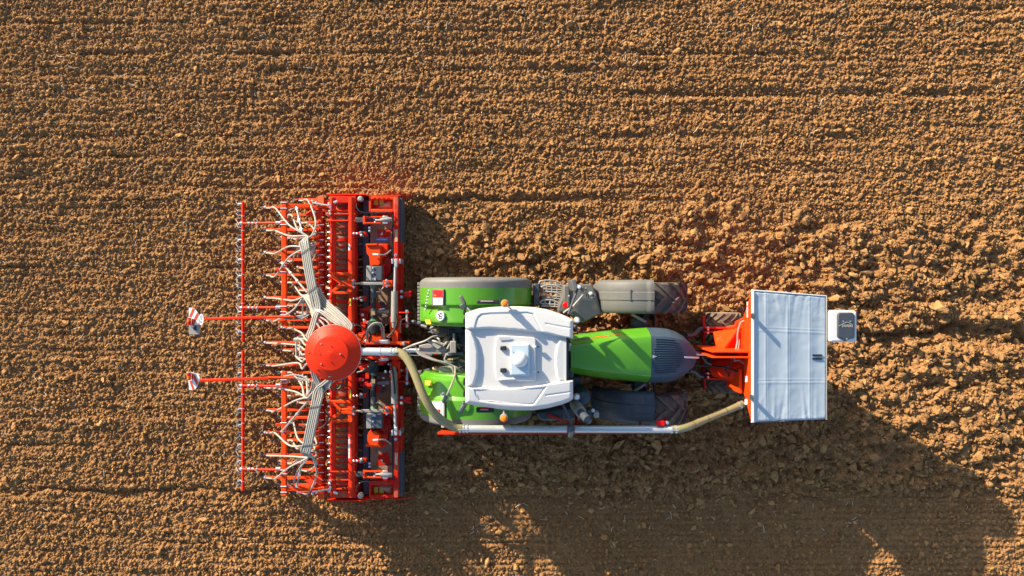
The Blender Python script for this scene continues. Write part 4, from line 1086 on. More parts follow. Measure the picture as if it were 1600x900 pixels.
# ------------------------------------------------------------------ seed hose along the tractor
hose = empty('seed_hose', (0.5, -2.5, 0), 'long seed pipe with yellowed clear hose ends running along the tractor from hopper to drill', 'hose')
def clamp(parent, p, d, r):
    d = Vector(d).normalized(); p = Vector(p); m = MB(); m.tube([p - d * .014, p + d * .014], r, 20); c = m.build('clamp', 'steel', parent)
    q = p + Vector((0, 0, r + .012)); m = MB(); m.cyl(q - Vector((.03, 0, 0)), q + Vector((.03, 0, 0)), .010, 6); m.build('clamp_screw', 'steel', c)
zp = 2.08
m = MB(); m.cyl(W(558, 549, 2.12), W(622, 550, 2.12), .070, 24); m.build('steel_pipe', 'pipe', hose)
for px in (594, 611, 619.5): clamp(hose, W(px, 549.6, 2.12), (1, 0, 0), .078)
path = spline([W(617, 549.8, 2.12), W(626, 551.5, 2.14), W(634.5, 559, 2.18), (W(642, 571, 2.22)), W(650, 589, 2.27), W(658.5, 611, 2.31), W(669, 632, 2.30), W(682, 649, 2.24), W(697, 661, 2.16), W(711, 667.5, 2.10), W(722, 669.8, zp)], 8)
m = MB(); m.tube(path, .072, 24); m.build('clear_hose', 'clearhose', hose)
m = MB(); m.cyl(W(717, 670, zp), W(1057, 671, zp), .064, 24); mp = m.build('steel_pipe', 'pipe', hose)
for px in (719, 724.5, 730): clamp(hose, W(px, 670, zp), (1, 0, 0), .076)
for px in (804, 937, 1012): clamp(hose, W(px, 670.5, zp), (1, 0, 0), .067)
for px in (1049, 1056): clamp(hose, W(px, 671, zp), (1, 0, 0), .074)
path2 = spline([W(1050, 671, zp), W(1062, 670.5, zp), W(1074, 667.5, 2.02), W(1086, 663, 1.9), W(1100, 656.5, 1.78), W(1122, 647, 1.66), W(1145, 638, 1.56), W(1161, 631, 1.5)], 8)
m = MB(); m.tube(path2, .066, 24); m.build('clear_hose', 'clearhose', hose)
for t in (22, 34, 44):
    d_ = (path2[t + 1] - path2[t]).normalized(); m = MB(); m.tube([path2[t] - d_ * .006, path2[t] + d_ * .006], .0675, 20); m.build('hose_band', 'iron', hose)
clamp(hose, path2[-4], path2[-1] - path2[-4], .074)
m = MB(); m.bar(W(684, 677.0, 1.98), W(1016, 675.5, 1.98), .03, .10); m.build('support_rail', 'red', hose, bevel=.004)
m = MB(); m.plate([W(683, 677, 2.0), W(690, 672, 2.0), W(715, 675, 2.0), W(712, 678, 2.0)], .02); m.build('rail_end', 'orange', hose)
for px in (720, 800, 900, 1000, 1040):
    m = MB(); m.bar(W(px, 671, 1.99), W(px, 655 if px < 900 else 640, 1.3), .05, .02); m.build('pipe_bracket', 'red_dark', hose)
m = MB(); m.bpx(1027, 658, 1039, 665.5, 2.16, 2.05); m.build('pipe_hook', 'lamp_red', hose, bevel=.01)
m = MB(); m.lathe([(.03, -.03), (.03, .02), (.001, .03)], W(1042.5, 660.5, 2.12), 'z', 12); m.build('hook_bolt', 'steel', hose)
# ------------------------------------------------------------------ power harrow and seed drill behind the tractor
drill = empty('seed_drill', (-3.0, -1.13, 0), 'wide red folding harrow and seed drill with bundled beige tubes and a round distributor head', 'seed drill')
def rod(a, b, r, mat, name, parent=drill, n=10):
    m = MB(); m.cyl(a, b, r, n); return m.build(name, mat, parent)
def beam(a, b, w, hgt, mat, name, parent=drill, bevel=.008):
    m = MB(); m.bar(a, b, w, hgt); return m.build(name, mat, parent, bevel=bevel)
def block(x0, y0, x1, y1, zt, zb, mat, name, parent=drill, bevel=.008):
    m = MB(); m.bpx(x0, y0, x1, y1, zt, zb); return m.build(name, mat, parent, bevel=bevel)
def mir(y): return 1085.0 - y               # the lower half mirrors the upper about the machine's centre line

# following harrow: two tubes carrying pairs of spring tines
tine0 = None
for (ya, yb_, out_) in ((315.5, 533.5, 1), (548, 766, -1)):
    bar_ = rod(W(379.6, ya, .55), W(379.6, yb_, .55), .030, 'red', 'harrow_bar', n=14)
    k = 0
    n_t = 23
    for i in range(n_t):
        y = ya + 4 + (yb_ - ya - 8) * (i + (0.28 if i % 2 else 0)) / (n_t - .5)
        p = W(372.5, y, .50)
        m = MB()
        m.tube([p + Vector((.02, -.02, .01)), p + Vector((.02, .02, .01))], .030, 10)
        m.tube([p + Vector((.09, .01, .04)), p + Vector((.02, .015, .03))], .012, 6)
        t_ = m.build('spring_tine', 'bluegrey' if i % 3 else 'steel', bar_)
        sd = out_ if random.random() < .85 else -out_
        l1, l2 = random.uniform(.05, .10), random.uniform(.04, .12)
        m = MB(); m.tube([p + Vector((.01, 0, 0)), p + Vector((-.08, sd * l1, -.08)), p + Vector((-.17, sd * (l1 + l2 * (.9 if random.random() < .7 else -.6)), -.40))], .0065, 5)
        m.build('tine_wire', 'castgrey', t_)
    for y in np.linspace(ya + 22, yb_ - 14, 9):
        m = MB(); m.cyl(W(379.6, y - .7, .55), W(379.6, y + .7, .55), .036, 12); m.build('bar_clip', 'steel', bar_)
# rear toolbar in two sections with U-bolts
for (ya, yb_) in ((314.8, 508.5), (580.6, 774.5)):
    tb_ = beam(W(444.3, ya, 1.0), W(444.3, yb_, 1.0), .088, .088, 'orange', 'rear_toolbar')
    for y in ([317, 326, 345.5, 351.5, 411.5, 425, 478.5, 487, 492] if ya < 400 else [mir(v) for v in (317, 326, 345.5, 351.5, 411.5, 425, 478.5, 487, 492)]):
        m = MB(); z_ = 1.0
        c = W(444.3, y, z_)
        m.tube([c + Vector((-.055, 0, -.08)), c + Vector((-.055, 0, .05)), c + Vector((.055, 0, .05)), c + Vector((.055, 0, -.08))], .009, 6); m.build('clamp_bolt', 'steel', tb_)
for y in (349, 481, 602.5, 733):
    a_ = rod(W(374, y, .68), W(441, y - (1 if y < 540 else -1), .92), .024, 'red', 'harrow_arm', n=12)
    for x, r_ in ((377, .036), (389, .028), (395, .028), (433, .034), (437, .034)):
        t = (x - 374) / 67; c = W(x, y - t, .68 + .24 * t); m = MB(); m.cyl(c - Vector((.02, 0, 0)), c + Vector((.02, 0, 0)), r_, 12); m.build('arm_collar', 'steel', a_)
    c = W(402, y, .80); m = MB(); m.cyl(c - Vector((0, .08, 0)), c + Vector((0, .08, 0)), .009, 8); m.cyl(c - Vector((.012, 0, .02)), c + Vector((-.012, 0, .05)), .02, 8); m.build('adjuster_pin', 'steel', a_)
# marker arms with striped warning boards
for s, (x0, y0, x1, y1) in enumerate(((320, 498.5, 452, 494.5), (309, 594.5, 450, 590))):
    a_ = beam(W(x0, y0, 1.12), W(x1, y1, 1.12), .05, .06, 'red', 'board_arm')
    rod(W(418, y1 - .2 + (0 if s else 1), 1.17), W(x1 + 10, y1, 1.17), .02, 'orange', 'arm_stay', a_)
def sign_plate(outline, stripes, lamp, refl, amber_first, z=1.30):
    """a striped board lying folded back on its arm, with its lamp and reflector"""
    m = MB(); m.ppx(outline, z, z - .010); b_ = m.build('warning_board', 'sign_white', drill)
    for st in stripes:
        m = MB(); m.ppx(st, z + .002, z - .004); m.build('stripe', 'sign_red', b_)
    x0, y0, x1, y1 = lamp; xm = (x0 + x1) / 2
    tl = rod(W(xm, y0, z + .05), W(xm, y1, z + .05), .034, 'lamp_red', 'tail_lamp', n=16)
    ya, yb_ = (y0 + 1.5, y0 + 5.5) if amber_first else (y1 - 5.5, y1 - 1.5)
    rod(W(xm, ya, z + .05), W(xm, yb_, z + .05), .0355, 'lamp_amber', 'amber_band', tl, 16)
    for yy in (y0, y1): rod(W(xm, yy - .8, z + .05), W(xm, yy + .8, z + .05), .030, 'pipe', 'lamp_cap', tl, 14)
    m = MB(); m.ppx(refl, z + .02, z + .002); rf = m.build('reflector_frame', 'castgrey', drill, bevel=.004)
    cx = sum(p[0] for p in refl) / len(refl); cy = sum(p[1] for p in refl) / len(refl)
    m = MB(); m.ppx([(cx + (x - cx) * .78, cy + (y - cy) * .82) for x, y in refl], z + .026, z + .012); m.build('reflector', 'sign_red', rf)
sign_plate([(295, 481), (299.5, 480.6), (302.5, 481.4), (305.5, 483.6), (308.2, 487.4), (310.2, 492.7), (311.6, 500), (311.8, 507.2), (295, 507)],
           [[(301, 481.3), (304.6, 483), (299.2, 496), (295.3, 494.6)], [(308, 488), (310, 493.3), (304.2, 505.5), (302.2, 500)], [(310.6, 503.2), (311.4, 506.8), (309.6, 506.8)]],
           (293.2, 497, 297.8, 507.5), [(299.3, 498), (302, 498), (304, 508.6), (298.6, 508.6)], True)
sign_plate([(294.2, 583.3), (298.3, 581.7), (311.7, 584.4), (312.2, 586.7), (311, 596), (308.3, 603.3), (305, 608.3), (301, 609.7), (295.6, 609), (294.2, 594.4)],
           [[(295.6, 595), (299.2, 594.7), (304, 608.4), (300.6, 609.2)], [(303.5, 586), (305.6, 587.8), (310, 597.8), (307.6, 603), (303, 592.8)], [(309.8, 585), (311.6, 585.2), (312, 589.5)]],
           (293, 582.5, 297.8, 593.2), [(298.6, 582.6), (304, 583), (302, 592.8), (299, 592.6)], False)
block(295, 507.6, 311.8, 522.5, 1.29, 1.275, 'castgrey', 'board_plate', bevel=.003)
m = MB(); m.bar(W(299, 511, 1.31), W(304, 510.5, 1.31), .03, .03); m.build('plate_catch', 'steel', drill)
m = MB(); m.bpx(302.5, 510, 304.8, 516, 1.33, 1.28); m.build('plate_catch', 'ink', drill)
m = MB(); m.ppx([(314.3 + 3.8 * math.cos(a), 499 + 8.8 * math.sin(a)) for a in np.linspace(0, 2 * math.pi, 28, endpoint=False)], 1.30, 1.288); ov = m.build('speed_disc', 'sign_white', drill)
for (x0, y0, x1, y1) in ((313, 494.2, 314.3, 496.2), (315, 494.2, 316, 495.8), (313.6, 497.4, 315.2, 499.2), (312.6, 502.2, 313.6, 503.8), (314.2, 502.2, 315.8, 503.6)):
    block(x0, y0, x1, y1, 1.302, 1.29, 'iron', 'disc_mark', ov, bevel=0)
# forty coulters in three staggered ranks on one rail
rail = beam(W(501, 310, .62), W(501, 775, .62), .055, .09, 'red_dusty', 'coulter_rail')
beam(W(506.5, 330, .50), W(506.5, 760, .50), .05, .05, 'red_dark', 'coulter_rail')
tips = {0: 459.5, 1: 408.5, 2: 434.5}
coulters = []
for i in range(40):
    y = 312.2 + i * 11.72
    if 506 < y < 515 or 570 < y < 577: pass
    xt_ = tips[i % 3]
    m = MB(); m.bar(W(xt_ + 6, y, .50), W(499, y, .68), .045, .05)
    m.bar(W(xt_ + 7, y, .50), W(xt_ + 3, y, .25), .03, .05)
    m.bar(W(494, y, .60), W(504, y, .60), .075, .06)
    cl = m.build('coulter', 'orange', drill, bevel=.004)
    m = MB(); m.plate([W(xt_ - 1, y, .36), W(xt_ + 6, y, .40), W(xt_ + 8, y, .05), W(xt_ + 3, y, .02)], .025); m.bar(W(xt_ - 2, y, .36), W(xt_ + 3, y, .38), .03, .03); m.build('coulter_point', 'bluegrey', cl)
    m = MB(); m.cyl(W(xt_ + 4.5, y, .52), W(xt_ + 7, y, .52), .03, 8); m.build('boot_clip', 'steel' if i % 2 else 'ink', cl)
    m = MB(); c = W(502, y + 4, .67); m.tube([c + Vector((-.05, 0, -.03)), c + Vector((-.05, 0, .012)), c + Vector((.05, 0, .012)), c + Vector((.05, 0, -.03))], .008, 6); m.build('rail_clamp', 'steel', cl)
    coulters.append((xt_, y))
# side frames carrying the toolbar
for s, y in ((1, 322), (-1, 763.5)):
    beam(W(440, y, 1.0), W(484, y, .95), .075, .075, 'orange', 'side_frame')
    beam(W(484, y - 6 * s, .88), W(518, y - 6 * s, .85), .06, .07, 'red', 'side_frame')
    beam(W(486, y + 2 * s, .95), W(517, y + 1 * s, .92), .05, .06, 'orange', 'side_frame')
    m = MB(); m.plate([W(476, y + 13 * s, .95), W(488, y + 5 * s, 1.0), W(504, y + 4 * s, .95), W(502, y + 21 * s, .9), W(484, y + 15 * s, .92)], .03); m.build('gusset', 'red', drill, bevel=.006)
    m = MB(); m.plate([W(498, y + 3 * s, .98), W(507, y + 2 * s, .98), W(506, y - 16 * s, .9), W(497, y - 15 * s, .9)], .05); m.build('end_bracket', 'orange', drill, bevel=.006)
    rod(W(488, y - 5 * s, 1.02), W(513, y - 1 * s, 1.02), .014, 'pipe', 'adjuster_rod')
    rod(W(505, y + 8 * s, .97), W(552, y + 7 * s, .9), .014, 'red', 'adjuster_rod')
    for (x, yy) in ((488, -8), (494, -6), (492, 9), (514, -4), (516, 2), (515, 8), (516, 12), (523, -6), (526, -7), (515, -1)):
        m = MB(); m.lathe([(.024, -.02), (.024, .012), (.014, .022), (.001, .024)], W(x, y + yy * s, 1.0), 'z', 8); m.build('bolt_head', 'steel', drill)
for (xa, ya, xb, yb_) in ((441.5, 411.5, 480, 457), (463.8, 326, 476, 381)):
    for f in (0, 1):
        A, B = (ya, yb_) if not f else (mir(ya), mir(yb_))
        r_ = rod(W(xa, A, 1.07), W(xb, B, 1.45), .019, 'castgrey', 'support_rod')
        for t in (.0, .33, .6):
            p, q = W(xa, A, 1.07), W(xb, B, 1.45); c = p.lerp(q, t); d = (q - p).normalized()
            m = MB(); m.cyl(c - d * .02, c + d * .03, .030, 10); m.build('rod_collar', 'steel', r_)
for s in (0, 1):
    f = (lambda v: v) if not s else mir
    block(430, min(f(419), f(423)), 442, max(f(419), f(423)), 1.0, .92, 'red', 'toolbar_stub')
    block(465, min(f(493), f(497)), 480, max(f(493), f(497)), 1.12, 1.06, 'steel', 'coupling_cross')
    m = MB(); m.tube(spline([W(447, f(487), 1.06), W(452, f(493), 1.1), W(462, f(494.5), 1.15), W(474, f(492.5), 1.18), W(487, f(489), 1.2)], 6), .014, 6); m.build('hydraulic_hose', 'castgrey', drill)
    m = MB(); m.tube(spline([W(443, f(497), 1.08), W(455, f(499), 1.12), W(470, f(498), 1.15), W(484, f(491), 1.2)], 6), .014, 6); m.build('hydraulic_hose', 'castgrey', drill)
    m = MB(); m.tube(spline([W(447, f(337), 1.0), W(452, f(329), 1.05), W(462, f(325), 1.05)], 6), .014, 6); m.build('hydraulic_hose', 'black', drill)
for x in (463, 469):
    rod(W(x, 534, 1.5), W(x, 556, 1.5), .018, 'hose', 'breather_tube')
block(458, 528, 478, 533.5, 1.52, 1.44, 'hose', 'breather_tray', bevel=.02)

# packer roller: soil-caked drum with thin steel rings, scraper beam with a bolt per ring
rx = X(534.5, .45); yA, yB = Y(318, .6), Y(768, .6)
prof = []
for t in np.linspace(0, 1, 220):
    prof.append((.225 + .012 * math.sin(t * 91.3) * math.sin(t * 37.1 + 1) + random.uniform(-.006, .006), yA + (yB - yA) * t))
m = MB(); m.lathe(prof, (rx, 0, .30), 'y', 28); m.build('roller_drum', 'caked', drill, sharp=80)
for k in range(46):
    y = 325.5 + 9.72 * k; yc = Y(y, .58)
    wd = .010 if k % 5 else .030
    m = MB(); m.lathe([(.20, yc - wd), (.262, yc - wd), (.262, yc + wd), (.20, yc + wd)], (rx, 0, .30), 'y', 28)
    rg = m.build('roller_ring', 'red_dusty', drill)
    m = MB(); m.lathe([(.026, -.03), (.026, 0), (.012, .035), (.001, .04)], (0, 0, 0), 'x', 10)
    c = W(514.8, y - 2.6 + 1.2, .86); m.v = [(c.x - p[0], c.y + p[1], c.z + p[2]) for p in m.v]; m.build('scraper_bolt', 'steel', drill)
    m = MB(); a = W(523, y + 1.2, .84); b = W(529, y + 4.2, .62); m.bar(a, b, .035, .010); m.build('scraper', 'yellow' if k % 4 != 1 else 'tan', rg)
for (ya, yb_) in ((309, 541), (544, 776)):
    m = MB(); a, b = W(519.5, ya, .90), W(519.5, yb_, .90)
    sec = [(-.055, -.06), (-.055, -.02), (-.025, .045), (-.005, .05), (.055, .0), (.055, -.06)]
    m.add([(a.x + q, a.y, a.z + z) for q, z in sec] + [(b.x + q, b.y, b.z + z) for q, z in sec], [[0, 1, 2, 3, 4, 5], [6, 7, 8, 9, 10, 11]] + [[i, (i + 1) % 6, 6 + (i + 1) % 6, 6 + i] for i in range(6)])
    m.build('scraper_beam', 'red', drill, bevel=.008)
    beam(W(516, ya + 14, .80), W(516, yb_ - 14, .80), .05, .04, 'red_dark', 'scraper_edge')
    rod(W(549.5, ya, .92), W(549.5, yb_, .92), .064, 'red', 'roller_beam', n=20)
    beam(W(557.3, ya + 20, .62), W(557.3, yb_ - 12, .62), .045, .07, 'red_dark', 'lower_rail')
for k, (a, b) in enumerate(((683, 688.8), (689.6, 694.5), (695, 700), (700.6, 705.5), (706.3, 711), (711.6, 716))):
    block(544.2, a, 546.8, b, .982, .95, 'sign_white', 'letter', bevel=0)
m = MB(); m.ppx([(544.2, 381), (546, 381), (548.6, 386), (546, 391.5), (544.2, 391.5)], .982, .93); m.build('letter', 'sign_white', drill)
for (y0, y1) in ((466.5, 478), (609, 622)): block(546, y0, 548.5, y1, .990, .97, 'yellow', 'sticker', bevel=0)
# cross members
for y in (334.5, 345, 737, 750): rod(W(512, y, .97), W(555, y, .95), .017, 'red', 'cross_rod')
for y0, y1 in ((305, 318), (766, 779)): block(516, y0 + 1, 556, y1 - 1, .80, .3, 'red_dusty', 'roller_end')
# braced lifting frames across the roller
for s in (0, 1):
    f = (lambda v: v) if not s else mir
    for a, b, w_ in (((519, 431), (534, 443), .06), ((519, 457), (534, 444), .06), ((518, 428), (551, 427.5), .05), ((518, 458), (549, 457), .05), ((532, 442.5), (556, 440), .07), ((532, 444.5), (556, 447), .05)):
        beam(W(a[0], f(a[1]), 1.0), W(b[0], f(b[1]), 1.0), w_, .07, 'orange', 'lifting_frame')
    m = MB(); pts = [(544, 427), (551.5, 427), (549.5, 436), (552, 441), (543, 441)]; m.ppx([(x, f(y)) for x, y in pts], 1.02, .85); m.build('lifting_frame', 'orange', drill, bevel=.008)
    m = MB(); pts = [(543, 446), (551, 446), (550, 458), (543, 458)]; m.ppx([(x, f(y)) for x, y in pts], 1.0, .85); m.build('lifting_frame', 'orange', drill, bevel=.008)
    # adjuster / stay bar with chain above the gearbox
    st = beam(W(551, f(443), 1.08), W(608, f(443), 1.08), .03, .03, 'castgrey', 'stay_bar')
    beam(W(564, f(443), 1.09), W(599, f(443), 1.09), .055, .03, 'castgrey', 'stay_sleeve', st)
    for x in (552, 606): 
        m = MB(); c = W(x, f(443), 1.08); m.lathe([(.032, -.03), (.032, .03)], c, 'z', 12); m.build('stay_eye', 'iron', st)
    block(598, min(f(438), f(448)), 613, max(f(438), f(448)), 1.02, .8, 'orange', 'stay_bracket')
    for x, dy in ((604, -5), (604, 5), (553, -5), (553, 6)):
        m = MB(); m.lathe([(.022, -.02), (.022, .012), (.001, .02)], W(x, f(443 + dy), 1.06), 'z', 8); m.build('bolt_head', 'steel', drill)

# rotary harrow: housing, front beam, rubber strip, gearboxes
for s in (0, 1):
    f = (lambda v: v) if not s else mir
    def fb(x0, y0, x1, y1, *a, **k): return block(x0, min(f(y0), f(y1)), x1, max(f(y0), f(y1)), *a, **k)
    fb(578, 331, 616, 538, .55, .25, 'caked', 'gear_trough', bevel=.02)
    for (ya, yb_) in ((332, 352), (358, 379)):
        m = MB(); m.ppx([(588, f(ya)), (611, f(ya + 1)), (606, f(yb_)), (592, f(yb_ - 4))], .555, .53); m.build('paint_patch', 'red_dusty', drill)
    fb(567.5, 312, 576.5, 536, .50, .38, 'bluegrey', 'leveling_board', bevel=.01)
    fb(559.5, 322, 567, 400, .22, .1, 'iron', 'tine_guard')
    fb(615.5, 307, 622.3, 540, .78, .58, 'red_dusty', 'front_beam', bevel=.012)
    fb(623, 309, 628.2, 378, .66, .30, 'bluegrey', 'rubber_strip', bevel=.006)
    fb(623, 378, 627.5, 500, .66, .35, 'red_dusty', 'front_rail', bevel=.008)
    m = MB(); m.ppx([(616.5, f(360)), (621, f(358)), (621.3, f(377)), (617, f(378))], .785, .76); m.build('dirt_patch', 'chaff', drill)
    # side plates
    m = MB(); a, b = W(512, f(304.5), .7), W(573, f(304.5), .7); m.box(((a.x + b.x) / 2, a.y, .40), (b.x - a.x, .02, .75)); m.build('side_plate', 'red', drill)
    m = MB(); a, b = W(572, f(305.5), .6), W(626, f(305.5), .6); m.box(((a.x + b.x) / 2, a.y, .33), (b.x - a.x, .02, .55)); m.plate([W(624, f(305.5), .58), W(645, f(307.5), .45), W(645, f(307.5), .1), W(624, f(305.5), .05)], .015); m.build('side_plate', 'red', drill)
    # end tray with dirt and stickers
    fb(576.5, 307.5, 579.5, 331, .72, .5, 'orange' if not s else 'red', 'tray_wall', bevel=.008); fb(614, 307.5, 616.8, 331, .72, .5, 'orange' if not s else 'red', 'tray_wall', bevel=.008)
    fb(579.5, 307, 614, 311.5, .72, .5, 'orange' if not s else 'red', 'tray_wall', bevel=.008); fb(579.5, 326.5, 614, 331.5, .72, .5, 'orange' if not s else 'red', 'tray_wall', bevel=.01)
    fb(579.5, 311, 614, 327, .58, .5, 'red_dusty', 'tray_floor', bevel=0)
    for x0, x1 in ((584, 590.5), (593, 599.5)): fb(x0, 312.5, x1, 320 if not s else 324, .588, .575, 'lime', 'sticker', bevel=0)
    m = MB()
    GR = []
    for i in range(22):
        row = []
        for j in range(14):
            px, py = 587 + i * 26 / 21, 312.3 + j * 14 / 13
            d = poly_sd(np.array([px]), np.array([py]), [(588, 325.5), (596, 318), (606, 312.8), (612, 313), (612.5, 325), (600, 326)])[0]
            row.append((X(px, .6), Y(f(py), .6), .565 + .06 * float(sstep(-1, 5, d)) + random.uniform(-.003, .003)))
        GR.append(row)
    m.grid(GR); m.build('dirt_heap', 'chaff', drill, sharp=180)
    for k in range(4):
        fb(583 + k * 7.2, 308.2, 586 + k * 7.2, 310.6, .735, .71, 'red_dark', 'tray_rib', bevel=.003)
    # parallel linkage next to the tray
    for yy in (339.5, 348.8):
        beam(W(569, f(yy), .92), W(606, f(yy), .86), .03, .07, 'orange', 'linkage_arm')
        beam(W(598, f(yy - .5), .93), W(606, f(yy - .5), .93), .04, .03, 'steel', 'linkage_pin')
    fb(567, 337.5, 570.5, 350.5, .92, .8, 'orange', 'linkage_plate'); fb(555, 340, 580, 347.5, .75, .6, 'iron', 'linkage_box')
    m = MB(); m.tube([W(587, f(344), .9), W(594, f(344), .92), W(594.5, f(344), .92), W(607, f(343), .92), W(612, f(343), .90)], [.015, .02, .04, .05, .035], 14); m.build('spring_canister', 'castgrey', drill)
    for x, yy in ((585, 341), (588, 344), (586, 347.5), (577.5, 356), (577.5, 361)):
        m = MB(); m.lathe([(.022, -.02), (.022, .012), (.001, .02)], W(x, f(yy), .9), 'z', 8); m.build('bolt_head', 'steel', drill)
    # clamps on the rear edge
    for yy in (365, 466.5):
        c_ = beam(W(549, f(yy), .95), W(571, f(yy), .90), .045, .05, 'red', 'edge_clamp')
        m = MB(); m.ppx([(561, f(yy - 3.5)), (571, f(yy - 3)), (572, f(yy + 3)), (561, f(yy + 3.5))], .96, .8); m.build('clamp_block', 'red', c_, bevel=.008)
        for x, q, r_ in ((553, 0, .02), (558, 0, .02), (564.5, -1, .035), (565, 2.5, .025)):
            m = MB(); m.lathe([(r_, -.02), (r_, .015), (.001, .03)], W(x, f(yy + q), .97), 'z', 10); m.build('clamp_nut', 'steel' if r_ < .03 else 'bluegrey', c_)
    m = MB(); m.lathe([(.05, -.05), (.055, .03), (.03, .06), (.001, .06)], W(563.5, f(311), .95), 'z', 14); kn = m.build('adjuster_knob', 'castgrey', drill)
    m = MB(); m.tube(spline([W(556.5, f(318), .95), W(558, f(325), 1.0), W(565, f(331.5), 1.0), W(585, f(332.5), .9), W(607, f(332), .85), W(613, f(336), .8)], 6), .012, 6); m.build('hydraulic_hose', 'black', drill)
    m = MB(); m.tube(spline([W(613.5, f(336), .75), W(613.5, f(390), .75), W(613, f(420), .75)], 6), .013, 6); m.build('hydraulic_hose', 'black', drill)
    m = MB(); m.tube(spline([W(598, f(364), .72), W(603, f(359), .78), (W(609, f(358), .76)), W(613, f(362), .72)], 6), .012, 6); hh = m.build('hydraulic_hose', 'black', drill)
    m = MB(); m.cyl(W(595.5, f(367), .70), W(598.5, f(363), .72), .016, 8); m.build('hose_fitting', 'steel', hh)
    # gearbox: cast bucket, motor box, disc cover
    if not s:
        pts = [(571.5, 381), (589, 380.5), (589.5, 382), (594, 382), (594, 410), (592, 414.5), (578, 414.5), (576.5, 400), (573, 396)]
        m = MB(); m.ppx([(589.5, 381.5), (606, 381), (606.5, 397), (589.5, 410)], .80, .5); m.build('gearbox_cover', 'red', drill, bevel=.02)
        dp_ = [(597, 398), (604, 397), (609, 403), (612, 412), (610, 424), (604, 434), (598, 438)]
    else:
        pts = [(571, 387.2), (594, 386), (596, 384.5), (593, 388), (591, 392), (592.5, 405), (587, 411), (577, 411.5), (574, 405), (574, 391)]
        m = MB(); m.ppx([(590, f(407)), (606, f(406)), (605, f(391)), (600, f(386)), (592, f(390))], .72, .5); m.build('gearbox_cover', 'red', drill, bevel=.01)
        dp_ = [(597, 402), (604, 404), (610, 410), (612, 418), (610, 428), (604, 433), (598, 434)]
    m = MB(); m.ppx([(x, f(y)) for x, y in pts], .95, .5); gb = m.build('gearbox', 'orange', drill, bevel=.03, segs=3)
    m = MB(); m.ppx([(x, f(y)) for x, y in pts[:1] + [(pts[0][0] + 18, pts[0][1] - .5), (pts[0][0] + 18, pts[0][1] + 2.4), (pts[0][0], pts[0][1] + 2.6)]], .99, .85); m.build('gearbox_flange', 'orange', gb, bevel=.008)
    m = MB(); m.ppx([(x, f(y)) for x, y in dp_], .70, .5); m.build('belt_cover', 'red_dark', drill, bevel=.01)
    m = MB(); m.ppx([(598, f(y)) if x == 0 else (x, f(y)) for x, y in [(594, 412), (600, 412), (600, 440), (594, 440)]], .85, .5); m.build('gear_web', 'red_dark', drill, bevel=.01)
    mb = fb(572.5, 415.5, 597, 438.5, 1.02, .6, 'bluegrey', 'guard_box', bevel=.015)
    fb(572.2, 415.3, 580.5, 438.6, 1.024, .9, 'castgrey', 'guard_side', bevel=.01)
    m = MB(); m.bpx(581, min(f(434), f(438)), 587, max(f(434), f(438)), 1.035, 1.0); m.build('guard_label', 'pipe', mb)
    for yy in (419, 426.5):
        m = MB(); m.lathe([(.018, -.02), (.018, .010), (.001, .016)], W(583, f(yy), 1.03), 'z', 8); m.build('guard_screw', 'steel', mb)
    m = MB(); m.tube(spline([W(583, f(397.5), 1.0), W(592, f(398), 1.02), W(602, f(397.5), .95), W(611, f(391), .85)], 6), .013, 6); hh = m.build('hydraulic_hose', 'castgrey', drill)
    m = MB(); m.cyl(W(583, f(397.5), 1.0), W(591, f(398), 1.02), .020, 8); m.build('hose_fitting', 'steel', hh)
    # drive shaft with green guard cones
    sh = rod(W(583.5, f(450), .92), W(583.5, f(499), .92), .048, 'ink', 'drive_shaft', n=18)
    for y0, y1 in ((451, 465), (482, 494)): rod(W(583.5, f(y0), .92), W(583.5, f(y1), .92), .054, 'iron', 'shaft_sleeve', sh, 18)
    m = MB(); m.tube([W(584, f(444), .94), W(583.8, f(449.5), .93), W(583.6, f(450), .92)], [.10, .06, .05], 20); m.build('guard_cone', 'cone_green', sh)
    m = MB(); m.tube([W(583.5, f(498), .92), W(583.5, f(500), .92), W(583.2, f(505), .95)], [.05, .06, .10], 20); m.build('guard_cone', 'cone_green', sh)
    m = MB(); m.tube([W(583.2, f(504), .95), W(583.5, f(511), .96), W(586, f(521), .97)], [.11, .115, .09], 20); m.build('guard_cone', 'ink', sh)
    m = MB(); m.bpx(580.8, min(f(492), f(486)), 585.8, max(f(492), f(486)), .99, .95); m.build('shaft_label', 'tan', sh)
    # folding cylinder, its clevis and hook
    zc2 = 1.05
    cy = rod(W(616.5, f(455), zc2), W(615.8, f(503), zc2), .062, 'castgrey', 'fold_cylinder', n=20)
    m = MB(); m.tube([W(615.8, f(502), zc2), W(615.2, f(512), zc2)], [.055, .03], 16); m.build('cylinder_end', 'castgrey', cy)
    rod(W(617.6, f(417), zc2), W(616.5, f(456), zc2), .024, 'pipe', 'cylinder_rod', cy, 14)
    fb(616, 404.5, 620.5, 417.5, 1.10, .98, 'pipe', 'rod_clevis', bevel=.01)
    for x in (612.5, 625): fb(x - 1.3, 404.5, x + 1.3, 412, 1.05, .7, 'steel', 'clevis_plate', bevel=.006)
    fb(614, 403, 623, 413, .9, .7, 'red_dusty', 'clevis_base')
    m = MB(); m.lathe([(.03, -.02), (.03, .012), (.001, .02)], W(618.3, f(399), .80), 'z', 10); m.build('bolt_head', 'steel', drill)
    m = MB(); m.ppx([(628, f(459)), (634, f(455.5)), (642.5, f(454)), (643, f(458)), (639.5, f(459.5)), (643, f(461)), (641.5, f(465)), (634, f(464.5))], .78, .58); hk = m.build('catch_hook', 'lamp_red', drill, bevel=.02)
    for yy in (455.5, 464):
        m = MB(); m.lathe([(.03, -.03), (.03, .02), (.001, .026)], W(627.5, f(yy), .76), 'z', 12); m.build('hook_bolt', 'steel', hk)
